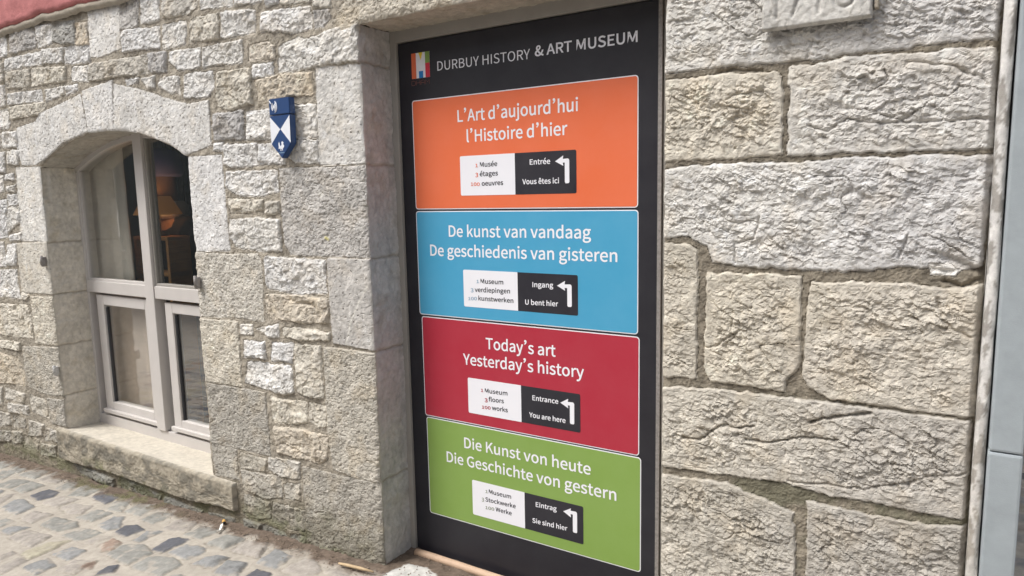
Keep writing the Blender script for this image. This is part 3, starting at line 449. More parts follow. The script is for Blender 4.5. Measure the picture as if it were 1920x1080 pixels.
def print_mat(name, c, dusty=.05):
    """printed vinyl: flat ink with faint dust film and small scuffs, satin gloss"""
    m, nt, b = nodes(name)
    n = noise(nt, 6, 8, .7); s = noise(nt, 90, 3, .5)
    d = ramp(nt, n, [(.35, (0, 0, 0)), (.75, (dusty,)*3)])
    sp = ramp(nt, s, [(.755, (0, 0, 0)), (.785, (dusty*3,)*3)])
    ad = mixc(nt, mixc(nt, c, d, 1.0, 'ADD'), sp, 1.0, 'ADD')
    nt.links.new(ad, b.inputs['Base Color'])
    r = ramp(nt, n, [(.3, (.38,)*3), (.8, (.52,)*3)]); nt.links.new(r, b.inputs['Roughness'])
    b.inputs['Specular IOR Level'].default_value = .4
    bump(nt, b, [(noise(nt, 14, 2, .5), .002, .12)])
    return m
M = {}
M['stone'] = attr_mat('limestone_and_mortar')
M['ground'] = attr_mat('cobbles_and_sand', rough=.85, fine=320, bd=.001, var=.14, spec=.35)
M['plaster'] = plain('pink_plaster', (.44, .17, .165), .95, .16, 14, .2, .004, 60)
M['plaster_edge'] = plain('grey_render', (.36, .32, .26), .95, .15, 40, .2, .003, 120)
M['frame'] = plain('taupe_frame_paint', (.555, .525, .498), .45, .05, 9, .4, .0004, 160)
M['doorframe'] = plain('grey_door_frame_paint', (.33, .31, .28), .55, .08, 12, .35, .0005, 120)
M['white_strip'] = plain('white_threshold', (.66, .66, .64), .4, .06, 20)
M['board'] = print_mat('sign_board_black', (.017, .0165, .022), .012)
M['w'] = print_mat('ink_white', (.80, .80, .84), .02)
M['ink'] = print_mat('ink_dark', (.022, .021, .028), .012)
M['orange'] = print_mat('ink_orange', (.74, .155, .06), .02)
M['blue'] = print_mat('ink_blue', (.062, .33, .535), .02)
M['red'] = print_mat('ink_red', (.40, .024, .046), .015)
M['green'] = print_mat('ink_green', (.215, .34, .075), .02)
M['steelblue'] = print_mat('ink_grey_blue', (.25, .38, .5), .01)
M['olive'] = print_mat('ink_grey_olive', (.25, .28, .2), .01)
M['yellow'] = print_mat('ink_yellow', (.85, .62, .03), .01)
M['brown'] = print_mat('ink_brown', (.20, .075, .065), .01)
M['logored'] = print_mat('logo_red', (.62, .03, .06), .01)
M['logoblue'] = print_mat('logo_blue', (.01, .2, .55), .01)
M['navy'] = plain('navy_enamel', (.022, .06, .17), .28, .05, 30, .5)
M['enamel'] = plain('white_enamel', (.78, .80, .84), .3, .02, 30, .5)
M['iron'] = plain('old_iron', (.28, .26, .245), .6, .3, 90, .4, .002, 200, metal=.3)
M['paleiron'] = plain('painted_iron', (.5, .49, .47), .6, .2, 90, .4, .001, 200)
M['bluestone'] = plain('sawn_bluestone', (.325, .36, .378), .7, .11, 18, .3, .0006, 350)
M['rod'] = plain('beige_rod', (.52, .37, .26), .6, .1, 30, .3)
M['twig'] = plain('dry_wood', (.48, .36, .22), .8, .2, 60)
M['butt_f'] = plain('filter_paper', (.62, .36, .10), .8, .2, 200)
M['paper'] = plain('white_paper', (.75, .74, .7), .8, .06, 100)
M['glow'] = None

# ------------------------------------------------------------------ noise in numpy
_rng = np.random.RandomState(7)
_perm = _rng.permutation(256); _ga = _rng.rand(256)*2*np.pi; _gx, _gy = np.cos(_ga), np.sin(_ga)
_tab = _rng.rand(6, 256)
def _h(ix, iy, seed): return _perm[(_perm[(ix+seed*57) & 255]+iy) & 255]
def perlin(x, y, seed=0):
    xi = np.floor(x).astype(np.int64); yi = np.floor(y).astype(np.int64); xf = x-xi; yf = y-yi
    u = xf*xf*xf*(xf*(xf*6-15)+10); v = yf*yf*yf*(yf*(yf*6-15)+10)
    def g(dx, dy):
        k = _h(xi+dx, yi+dy, seed); return _gx[k]*(xf-dx)+_gy[k]*(yf-dy)
    a = g(0, 0); b = g(1, 0); c = g(0, 1); d = g(1, 1)
    return (a+(b-a)*u)*(1-v)+(c+(d-c)*u)*v
def fbm(x, y, size, octv=4, seed=0, gain=.55):
    r = 0; amp = 1; f = 1/size
    for o in range(octv): r = r+amp*perlin(x*f, y*f, seed+o); amp *= gain; f *= 2.03
    return r
def facet(x, y, cell, seed, k=9., sx=1., bias=0., rnd=.5):
    """chipped surface: each jittered cell is a little tilted plane (result in units of the cell)"""
    X = x/(cell*sx); Y = y/cell
    xi = np.floor(X).astype(np.int64); yi = np.floor(Y).astype(np.int64)
    num = np.zeros_like(X); den = np.full_like(X, 1e-9)
    for dx in (-1, 0, 1):
        for dy in (-1, 0, 1):
            h = _h(xi+dx, yi+dy, seed)
            px = xi+dx+_tab[0][h]; py = yi+dy+_tab[1][h]
            ex = X-px; ey = Y-py; w = np.exp(-k*(ex*ex+ey*ey))
            num += w*((_tab[2][h]-.5)*rnd+(_tab[3][h]-.5)*ex+((_tab[4][h]-.5)+bias)*ey); den += w
    return num/den
def sstep(a, b, x):
    t = np.clip((x-a)/(b-a), 0, 1); return t*t*(3-2*t)
def poly_sd(P, X, Z):
    """signed distance to polygon, positive inside"""
    P = np.asarray(P, float); n = len(P); d = np.full(X.shape, 1e9); ins = np.zeros(X.shape, bool)
    for i in range(n):
        ax, az = P[i]; bx, bz = P[(i+1) % n]; ex, ez = bx-ax, bz-az
        t = np.clip(((X-ax)*ex+(Z-az)*ez)/(ex*ex+ez*ez+1e-12), 0, 1)
        d = np.minimum(d, (X-ax-t*ex)**2+(Z-az-t*ez)**2)
        c = (az > Z) != (bz > Z)
        with np.errstate(divide='ignore', invalid='ignore'):
            ins ^= c & (X < (bx-ax)*(Z-az)/(bz-az+1e-15)+ax)
    d = np.sqrt(d); return np.where(ins, d, -d)
def line_d(P, X, Z):
    d = np.full(X.shape, 1e9)
    for (ax, az), (bx, bz) in zip(P, P[1:]):
        ex, ez = bx-ax, bz-az
        t = np.clip(((X-ax)*ex+(Z-az)*ez)/(ex*ex+ez*ez+1e-12), 0, 1)
        d = np.minimum(d, np.hypot(X-ax-t*ex, Z-az-t*ez))
    return d

# ------------------------------------------------------------------ openings in the facade (wall plane is y = 0)
DX0, DX1, DZ1 = -1.912, -.728, 2.141                       # doorway
WX0, WX1, WZ0, WZS, WZC = -4.452, -3.035, .150, 1.712, 1.870   # window: sides, sill, springing, crown
WXC = (WX0+WX1)/2; _hc = (WX1-WX0)/2; WR = (_hc*_hc+(WZC-WZS)**2)/(2*(WZC-WZS)); WZR = WZC-WR
def dl(z): return DX0+.004*np.sin(z*2.2)+.004*fbm(z, z*0+3.3, .12, 3, 11)
def dr(z): return DX1+.005*fbm(z, z*0+9.3, .10, 3, 12)
def dt(x): return DZ1+.003*fbm(x, x*0+5.3, .12, 3, 13)
def wlx(z): return WX0+.006*fbm(z, z*0+1.3, .14, 3, 14)
def wrx(z): return WX1+.006*fbm(z, z*0+2.3, .10, 3, 15)+.012*np.exp(-((z-1.285)/.02)**2)
def warch(t): return WR+.004*fbm(t*1.6, t*0+4.3, .12, 3, 16)
def open_sd(X, Z):
    """distance outside of the openings (negative inside) and the outward direction"""
    c1 = np.stack([dl(Z)-X, X-dr(Z), Z-dt(X)]); a1 = c1.argmax(0); s1 = c1.max(0)
    R = np.hypot(X-WXC, Z-WZR); th = np.arctan2(X-WXC, Z-WZR)
    c2 = np.stack([wlx(Z)-X, X-wrx(Z), WZ0-Z, R-warch(th)]); a2 = c2.argmax(0); s2 = c2.max(0)
    nx1 = np.choose(a1, [-1., 1., 0.]); nz1 = np.choose(a1, [0., 0., 1.])
    nx2 = np.choose(a2, [np.full_like(X, -1.), np.full_like(X, 1.), np.zeros_like(X), (X-WXC)/R]); nz2 = np.choose(a2, [np.zeros_like(X), np.zeros_like(X), np.full_like(X, -1.), (Z-WZR)/R])
    m = s1 < s2
    return np.where(m, s1, s2), np.where(m, nx1, nx2), np.where(m, nz1, nz2)

# ------------------------------------------------------------------ the masonry: every traced stone, plus coursed rubble outside the picture
PAL = {'W': (.635, .62, .595), 'G': (.455, .44, .425), 'T': (.53, .475, .395), 'C': (.545, .51, .445), 'N': (.33, .325, .31),
       'B': (.405, .380, .335), 'P': (.47, .442, .392), 'V': (.60, .56, .49), 'U': (.52, .492, .445), 'L': (.47, .43, .36)}
stones = [(k, c, [(x/1000, z/1000) for x, z in p]) for k, c, p in STONES]
VIS = [(-4.70, 2.70), (.07, 1.93), (.07, .40), (-.72, .16), (-1.9, -.06), (-3.5, -.25), (-5.43, -.30)]
def auto_stones():
    R = random.Random(11); z = -.42; out = []
    while z < 2.6:
        h = R.uniform(.09, .17); x = -7.05+R.uniform(-.2, 0)
        while x < .06:
            w = R.uniform(.14, .36); g = .009
            p = [(x+g, z+g), (x+w-g, z+g), (x+w-g, z+h-g), (x+g, z+h-g)]
            q = np.array([(x+w*a, z+h*b) for a in (.08, .5, .92) for b in (.12, .5, .88)])
            ok = poly_sd(VIS, q[:, 0], q[:, 1]).max() < .0 and x+w < .07
            if ok:
                for _, _, P in stones:
                    if poly_sd(P, q[:, 0], q[:, 1]).max() > -.006: ok = False; break
            if ok and open_sd(q[:, 0], q[:, 1])[0].min() > .02:
                p = [(a+R.uniform(-.008, .008), b+R.uniform(-.006, .006)) for a, b in p]
                c = R.choice('WWWCTG') if z > .6 else R.choice('CPBPT')
                if x > -.8: c = R.choice('UBP')
                out.append(('R', c, p))
            x += w
        z += h
    return out
allst = stones+auto_stones()
PROT = {'R': .015, 'K': .014, 'D': .013, 'B': .014}
EDGE = {'R': .009, 'K': .006, 'D': .005, 'B': .008}
def vein(x, z, size, seed, w=.05, sx=1.):
    """thin wandering cracks (0..1), kept to patches"""
    q = fbm(x/sx, z, size, 2, seed)
    return np.exp(-(q/w)**2)*sstep(.0, .35, perlin(x/(size*2.2), z/(size*2.2), seed+9)+.12)
def tex_R(x, z):
    a = .010*fbm(x, z, .03, 2, 29)
    return .020*facet(x, z, .095, 21, 12, 1.4)+.010*facet(x+.3+a, z+a, .036, 22, 20, 1.4, -.15)+.0045*facet(x+a, z, .014, 23, 16, 1.2, -.2)+.003*fbm(x, z, .02, 3, 24)-.006*vein(x, z, .06, 25, .035, 1.3)
def tex_D(x, z): return .0020*facet(x, z, .017, 31, 14, 1.2, -.15)+.0014*fbm(x, z, .018, 3, 32)+.003*fbm(x, z, .15, 2, 33)-.005*sstep(.34, .5, perlin(x/.013, z/.011, 34))
def tex_K(x, z): return .0035*facet(x+z*.3, z, .019, 41, 16, 1.2, -.3)+.0045*fbm(x, z, .055, 3, 43)+.002*fbm(x, z, .014, 3, 45)-.0040*sstep(.16, .46, perlin(x/.0125+.4*z/.0125, z/.0105, 44))-.0018*sstep(.15, .4, perlin(x/.008, z/.007, 46))
def tex_B(x, z):
    u = x*.94-z*.34; v = x*.34+z*.94; a = .006*fbm(x, z, .05, 4, 55)
    u = u+a; v = v+.006*fbm(x, z, .04, 4, 56)
    rough = .52+.76*sstep(-.25, .40, fbm(x, z, .13, 4, 59))
    fine = .0085*facet(u+.1, v, .024, 52, 32, 1.35, -.42, .4)+.0070*facet(u, v, .0125, 53, 34, 1.3, -.42, .45)+.0040*facet(u+.2, v, .0075, 57, 26, 1.2, -.3, .4)
    return .013*facet(u, v, .11, 51, 9, 1.6, -.1)+fine*rough+.006*fbm(x, z, .05, 3, 54)-.008*vein(u, v, .10, 58, .016, 2.4)-.003*sstep(.2, .45, perlin(x/.010, z/.009, 60))
TEX = {'R': tex_R, 'K': tex_K, 'D': tex_D, 'B': tex_B}
def wall_eval(X, Z):
    X = np.asarray(X, float); Z = np.asarray(Z, float)
    wx = .007*fbm(X, Z, .06, 3, 1)+.004*perlin(X/.018, Z/.018, 5); wz = .006*fbm(X+7, Z, .05, 3, 2)+.004*perlin(X/.018, Z/.018, 6)
    H = -.003+.0045*fbm(X, Z, .03, 4, 3)+.004*fbm(X, Z, .20, 2, 4)+.0015*perlin(X/.006, Z/.006, 8)
    n1 = fbm(X, Z, .25, 3, 61); n2 = fbm(X, Z, .035, 3, 62)
    mr = sstep(-.78, -.72, X)[:, None]
    C = (np.array((.335, .300, .248))*(1-mr)+np.array((.225, .197, .155))*mr)*(1+.28*n1+.34*n2+.25*perlin(X/.007, Z/.007, 64))[:, None]
    green = sstep(-.75, -.70, X)*sstep(1.05, .55, Z)*sstep(-.15, .35, fbm(X, Z, .12, 3, 63)+.12)
    C = C*(1-green[:, None])+np.array((.165, .155, .110))*green[:, None]
    Hm = H.copy()
    R = np.random.RandomState(3)
    for k, c, P in allst:
        P = np.array(P); rj = R.rand(8)
        x0, z0 = P.min(0)-.03; x1, z1 = P.max(0)+.03
        idx = np.nonzero((X > x0) & (X < x1) & (Z > z0) & (Z < z1))[0]
        if not len(idx): continue
        x = X[idx]; z = Z[idx]; s = {'R': 1., 'B': 1., 'K': .6, 'D': .4}[k]
        cen = P.mean(0)
        sd = poly_sd(P, x+wx[idx]*s, z+wz[idx]*s)+.0025
        ed = EDGE[k]; t = np.clip(sd/ed, 0, 1); prof = np.sqrt(np.clip(1-(1-t)**2, 0, 1))
        tx = TEX[k](x+rj[0]*3, z+rj[1]*3)*(sstep(0, ed*1.2, sd) if k != 'B' else .35*sstep(0, .012, sd)+.65*sstep(.005, .042+.03*(rj[7]-.3), sd+.5*wx[idx]))
        tilt = ((rj[2]-.5)*.07*(x-cen[0])+(rj[3]-.5)*.10*(z-cen[1])) if k in 'R' else 0
        pr = PROT[k]*(.75+.5*rj[4])
        h = Hm[idx]*.3+prof*pr+tx+tilt-.012
        mk = sd > 0
        up = mk & (h > H[idx]-.012)
        m = sstep(-.001, .0035, sd)*up
        H[idx] = np.where(up, np.maximum(h, H[idx]-.004), H[idx])
        base = np.array(PAL[c])*((.92+.16*rj[5]) if k != 'B' else (.86+.2*rj[5]))*np.array((1+.02*(rj[6]-.5), 1, 1-.05*(rj[6]-.5)))
        big = fbm(x+rj[0]*5, z, .09, 3, 71); sm = fbm(x, z+rj[1]*5, .02, 3, 72)
        if k == 'B':
            gx = sstep(-.62, -.10, x+.22*fbm(x, z, .2, 4, 78))[:, None]
            crev_shade = sstep(.12, .45, fbm(x*.94-z*.34+rj[0], (x*.34+z*.94)*2.2, .022, 4, 79))[:, None]*.30  # dark streaks painted in as crevice shade, independent of the relief
            base = base*(1-crev_shade)+np.array((.27, .235, .19))*crev_shade
            base = base*(1-gx)*np.array((.98, .967, .935))+base*gx*np.array((.86, .855, .86))
        else: base = base[None, :]
        av = .5 if k == 'B' else 1.
        cc = base*(1+.22*av*big+.13*av*sm)[:, None]
        wp = sstep(.05, .55, fbm(x, z, .26, 5, 80))[:, None]*(.30 if k in 'KD' else .16)
        cc = cc*(1-wp)+cc*np.array((.66, .655, .64))*wp
        wb = sstep(.0, .5, fbm(x+9, z+rj[2]*4, .13, 3, 73))*(.45 if c in 'WGVCU' else .6)     # ochre iron stain
        cc = cc*(1-wb[:, None])+cc*np.array((1.01, .95, .86))*wb[:, None]
        lich = np.maximum(sstep(.28, .46, fbm(x+rj[3]*9, z, .019, 3, 74)+.25*fbm(x, z, .2, 2, 75)), .8*vein(x+rj[3]*7, z, .05, 77, .035, 1.4))*{'R': .55, 'B': .20, 'K': .20, 'D': .34}[k]
        cc = cc*(1-lich[:, None])+np.array((.185, .175, .16))*lich[:, None]
        pale = sstep(.18, .5, fbm(x+rj[4]*9, z+4, .05, 3, 76))*.5
        cc = cc*(1-pale[:, None])+np.minimum(cc*1.3, .68)*pale[:, None]
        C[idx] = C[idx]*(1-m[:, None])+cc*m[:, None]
    for d, w, P in GROOVES:
        P = np.array(P)/1000; x0, z0 = P.min(0)-.05; x1, z1 = P.max(0)+.05
        idx = np.nonzero((X > x0) & (X < x1) & (Z > z0) & (Z < z1))[0]
        if len(idx):
            q = line_d(P, X[idx]+wx[idx]*.9, Z[idx]+wz[idx]*.9); H[idx] -= d/1000*np.exp(-(q/(w/1000*.62))**2)
    for c, w, P in STROKES:
        P = np.array(P)/1000
        q = line_d(P, X+wx*.6, Z+wz*.6); m = sstep(w/1000, w/2200, q)[:, None]*.75
        C = C*(1-m)+np.array({'w': (.62, .60, .55), 'y': (.55, .5, .16)}[c])*m
    # colour darker and browner towards the foot of the wall, with moss
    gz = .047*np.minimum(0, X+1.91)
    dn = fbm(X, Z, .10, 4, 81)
    foot_dk = sstep(.24, .0, Z-gz-.12*dn-.03)*.75
    C = C*(1-foot_dk[:, None])+C*np.array((.50, .49, .42))*foot_dk[:, None]
    ms = (sstep(.12, .55, fbm(X, Z*1.5, .16, 4, 82)+.25)*sstep(.22, .04, Z-gz)*.6)*sstep(-1.9, -2.3, X)
    C = C*(1-ms[:, None])+np.array((.15, .155, .085))*ms[:, None]
    o = open_sd(X, Z)[0]
    H = H-.007*np.exp(-np.maximum(o, 0)/.007)
    H = H-.02*sstep(.045, .062, X)
    return H, np.clip(C, .02, .8)

def lin(a, b, step): return np.linspace(a, b, max(2, int(round((b-a)/step))+1))
def cat(*L):
    r = L[0]
    for q in L[1:]: r = np.concatenate([r, q[1:]])
    return r
building = empty('museum_building', (-2.5, .1, 0))
tag(building, 'old limestone museum building of rough coursed rubble and big blocks with arched window', 'building')
def build_wall(name, xs, zs, label, smooth=True):
    GX, GZ = np.meshgrid(xs, zs, indexing='ij'); X = GX.ravel().copy(); Z = GZ.ravel().copy()
    o, nx, nz = open_sd(X, Z); ins = o < 0
    for _ in range(2):
        o2, ax, az = open_sd(X, Z); b = (o2 < 0) & (o2 > -.014)
        X[b] -= ax[b]*o2[b]; Z[b] -= az[b]*o2[b]
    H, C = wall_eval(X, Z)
    P = np.stack([X, -H, Z], 1)
    nu, nv = len(xs), len(zs)
    I = ins.reshape(nu, nv); k = ~(I[:-1, :-1] & I[1:, :-1] & I[1:, 1:] & I[:-1, 1:])
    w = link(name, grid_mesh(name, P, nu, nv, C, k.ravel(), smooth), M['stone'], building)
    w['label'] = label
    return w
zs = lin(-.42, 2.66, .0042)
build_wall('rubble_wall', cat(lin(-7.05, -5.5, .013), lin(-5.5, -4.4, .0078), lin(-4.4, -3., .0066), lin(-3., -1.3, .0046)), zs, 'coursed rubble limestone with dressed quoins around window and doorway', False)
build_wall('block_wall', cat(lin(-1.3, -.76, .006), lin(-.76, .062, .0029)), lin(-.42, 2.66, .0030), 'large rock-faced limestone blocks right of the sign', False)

# reveals of the openings: strips that start at the wall's own edge and run inwards
def reveal(name, edge, nrm, depth, label=None, joints=(), base='W', step=.0055, ztex=True, cshade=1., bay=None):
    """edge: (n,2) points along the opening outline; nrm: (n,2) pointing out of the opening"""
    E = np.asarray(edge); N = np.asarray(nrm); n = len(E)
    ts = lin(0, depth, step); nt = len(ts)
    H, C = wall_eval(E[:, 0], E[:, 1])
    L = np.concatenate([[0], np.cumsum(np.hypot(*np.diff(E, axis=0).T))])
    S = np.repeat(L, nt); T = np.tile(ts, n)
    d = tex_K(S+3.1, T+1.7)*.8+.004*fbm(S, T, .2, 2, 91)
    cc = np.array(PAL[base])*cshade*(1+.2*fbm(S, T, .12, 3, 92)+.14*fbm(S, T, .025, 3, 93))[:, None]
    st = sstep(.15, .5, fbm(S, T+2, .10, 4, 94))*.5
    cc = cc*(1-st[:, None])+cc*np.array((.78, .74, .66))*st[:, None]
    for j in joints:
        q = np.abs(S-j+.006*fbm(S*0+j, T, .05, 3, 95)); m = np.exp(-(q/.0045)**2)
        d = d-.009*m; cc = cc*(1-.6*m[:, None])+np.array((.30, .25, .18))*.6*m[:, None]
    d = d*sstep(0, .03, T)
    if bay is not None: d, cc = bay(S, T, d, cc)
    w0 = sstep(.012, 0, T)[:, None]; cc = cc*(1-w0)+np.repeat(C, nt, 0)*w0
    y = -np.repeat(H, nt)+T*(1+np.repeat(H, nt)/depth)
    P = np.stack([np.repeat(E[:, 0], nt)-np.repeat(N[:, 0], nt)*d, y, np.repeat(E[:, 1], nt)-np.repeat(N[:, 1], nt)*d], 1)
    o = link(name, grid_mesh(name, P, n, nt, np.clip(cc, .02, .8)), M['stone'], building)
    if label: o['label'] = label
    return o
z = lin(-.2, DZ1, .0055); z0 = z[0]
reveal('door_jamb', np.stack([dl(z), z], 1), np.stack([-np.ones_like(z), z*0], 1), .175, 'dressed stone door reveal left of the sign', [v-z0 for v in (2.008, 1.629, 1.269, .901, .364)], 'G', cshade=1.0)
reveal('door_jamb', np.stack([dr(z), z], 1), np.stack([np.ones_like(z), z*0], 1), .175, None, [v-z0 for v in (1.65, 1.20, .62)], 'V')
x = lin(DX0, DX1, .0055)
reveal('lintel_soffit', np.stack([x, dt(x)], 1), np.stack([x*0, np.ones_like(x)], 1), .175, None, (), 'L')
def jambbay(S, T, d, cc):
    zz = S-.1
    m = sstep(1.32, 1.34, zz)*sstep(.030, .034, T)*0
    n = sstep(1.335, 1.345, zz)*sstep(.046, .040, T)*.012     # shallow rebate along the front of the top jamb stone
    return d-n, cc
z = lin(.1, WZS, .0055); z0 = z[0]
reveal('window_jamb', np.stack([wlx(z), z], 1), np.stack([-np.ones_like(z), z*0], 1), .215, 'worn dressed stone reveal left of window', [v-z0 for v in (1.284, .982, .675, .37)], 'V', cshade=1.05, bay=jambbay)
reveal('window_jamb', np.stack([wrx(z), z], 1), np.stack([np.ones_like(z), z*0], 1), .215, None, [v-z0 for v in (1.16, .78, .45)], 'C')
a0 = math.asin(_hc/WR); th = lin(-a0, a0, .0035); rr = warch(th)
reveal('arch_soffit', np.stack([WXC+rr*np.sin(th), WZR+rr*np.cos(th)], 1), np.stack([np.sin(th), np.cos(th)], 1), .215, None, [.62, .83], 'P', cshade=.9)

# window sill: one long block, its front face dirty, its top swept pale
def sill():
    xs = lin(-4.53, -2.842, .0065)
    prof = [(-.016, -.045)]+[(-.022, v) for v in lin(-.04, .155, .006)]+[(-.015, .162), (-.006, .166)]+[(v, .167-.06*v) for v in lin(0.0, .225, .006)]
    pr = np.array(prof); n = len(pr); nx = len(xs)
    X = np.repeat(xs, n); Y = np.tile(pr[:, 0], nx); Zz = np.tile(pr[:, 1], nx)
    zb = .0+.030*sstep(-3.3, -2.9, X)-.022*sstep(-3.9, -4.4, X)
    S = np.tile(np.concatenate([[0], np.cumsum(np.hypot(*np.diff(pr, axis=0).T))]), nx)
    front = Y < -.004
    Zz = np.where(front & (Zz < .10), .10+(Zz-.10)*(.10-zb)/.145, Zz)
    top = sstep(-.012, .006, Y)
    d = np.where(front, tex_K(X, S+5)*.9+.005*fbm(X, S, .1, 3, 96), tex_D(X, S)*.6)
    d *= sstep(-4.53, -4.50, X)*sstep(-2.842, -2.865, X)
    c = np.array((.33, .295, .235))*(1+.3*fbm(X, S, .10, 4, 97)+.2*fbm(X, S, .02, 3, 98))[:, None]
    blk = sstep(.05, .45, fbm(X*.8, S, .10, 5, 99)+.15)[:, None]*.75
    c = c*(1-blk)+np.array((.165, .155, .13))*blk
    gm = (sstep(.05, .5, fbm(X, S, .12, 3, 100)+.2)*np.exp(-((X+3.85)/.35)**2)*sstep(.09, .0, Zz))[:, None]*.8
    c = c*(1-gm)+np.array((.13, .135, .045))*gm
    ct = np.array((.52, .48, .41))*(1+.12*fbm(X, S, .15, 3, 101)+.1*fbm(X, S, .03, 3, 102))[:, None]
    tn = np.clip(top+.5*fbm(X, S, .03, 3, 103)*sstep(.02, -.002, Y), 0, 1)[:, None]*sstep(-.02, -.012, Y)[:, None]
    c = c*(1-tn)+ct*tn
    Yo = Y-np.where(front, d, 0); ends = (X < -4.529) | (X > -2.843); Yo = np.where(ends & (Y < .03), .03, Yo)
    P = np.stack([X, Yo, Zz+np.where(front, 0, d)], 1)
    o = link('window_sill', grid_mesh('window_sill', P, nx, n, np.clip(c, .02, .8)), M['stone'], building)
    o['label'] = 'long stone sill with dark mossy front and pale swept top'
sill()

# plaster band above the masonry
def band():
    xs = lin(-7.05, .062, .02); zz = np.concatenate([lin(0, .06, .005), lin(.06, .95, .02)[1:]])
    ze = 2.503+.014*np.sin(xs*1.7+1)+.02*fbm(xs, xs*0, .3, 3, 111)-.03*sstep(-4.2, -3.6, xs)+.09*sstep(-3.4, -2.4, xs)
    X = np.repeat(xs, len(zz)); T = np.tile(zz, len(xs)); Zz = np.repeat(ze, len(zz))+T
    Y = -.006-.030*np.sqrt(np.clip(1-(1-np.clip(T/.03, 0, 1))**2, 0, 1))-.006*fbm(X, Zz, .12, 4, 112)
    link('plaster_band', grid_mesh('plaster_band', np.stack([X, Y, Zz], 1), len(xs), len(zz)), M['plaster'], building)['label'] = 'pink rendered band above the stonework'
    T2 = lin(-.034, .004, .004)
    X = np.repeat(xs, len(T2)); T = np.tile(T2, len(xs)); e = fbm(xs, xs*0+4, .08, 3, 113)*.008
    Zz = np.repeat(ze, len(T2))+T*(1+np.repeat(e, len(T2))*20); Y = -.012-.014*np.sin((T+.034)/.038*math.pi*.8)-.003*fbm(X, Zz, .03, 3, 114)
    link('render_edge', grid_mesh('render_edge', np.stack([X, Y, Zz], 1), len(xs), len(T2)), M['plaster_edge'], building)
band()

# building body behind the facade (closed, with a room behind the window)
boxes('side_wall', [(-.06, .058, .06, 4.2, -.42, 3.4)], M['plaster_edge'], building, 0)
boxes('rear_wall', [(-7.05, .058, 4.2, 4.35, -.42, 3.4)], M['plaster_edge'], building, 0)
boxes('roof_slab', [(-7.05, .062, .03, 4.36, 3.41, 3.5)], M['plaster_edge'], building, 0)
boxes('end_wall', [(-7.05, -6.95, .06, 4.2, -.42, 3.4)], M['plaster_edge'], building, 0)

# timber trim and bluestone pilaster at the corner
def timber():
    prof = [(.062, .06), (.0625, -.004), (.0645, -.012), (.070, -.017), (.078, -.019), (.084, -.016), (.0868, -.010), (.0875, .06)]
    pr = []
    for (a, b), (c, d) in zip(prof, prof[1:]):
        n = max(1, int(math.hypot(c-a, d-b)/.003)); pr += [(a+(c-a)*i/n, b+(d-b)*i/n) for i in range(n)]
    pr.append(prof[-1]); pr = np.array(pr); zz = lin(-.1, 3.4, .006); n = len(pr)
    S = np.tile(np.arange(n)*.003, len(zz)); Z = np.repeat(zz, n)
    t = .004*fbm(S*9, Z, .12, 5, 121)+.0012*facet(S*1.5, Z, .016, 122, 14, .6)
    X = np.tile(pr[:, 0], len(zz))+t*.25+.004*fbm(Z, S*0, .5, 2, 126); Y = np.tile(pr[:, 1], len(zz))-t*sstep(.03, .0, np.tile(pr[:, 1], len(zz)))
    c = np.array((.60, .585, .565))*(1+.22*fbm(S*5, Z, .06, 4, 123))[:, None]
    dk = sstep(.06, .18, fbm(S*2.2, Z*.8, .06, 6, 124, .68)+.25*fbm(S, Z, .5, 2, 127))[:, None]*.75
    c = c*(1-dk)+np.array((.235, .215, .19))*dk
    lo = sstep(1.2, .5, Z)[:, None]*.2; c = c*(1-lo)+np.array((.36, .29, .19))*lo
    link('corner_trim', grid_mesh('corner_trim', np.stack([X, Y, Z], 1), len(zz), n, np.clip(c, .03, .75)), M['stone'], building)['label'] = 'narrow weathered timber strip with flaking paint at the wall end'
timber()
post = empty('stone_pilaster', (.12, 0, 0)); tag(post, 'smooth blue-grey sawn stone pilaster at the corner beside the timber strip', 'pilaster')
boxes('shaft', [(.0905, .1575, -.034, .30, .879, 3.4)], M['bluestone'], post, .006)
boxes('base_block', [(.0895, .1580, -.035, .30, -.05, .8765)], M['bluestone'], post, .006)

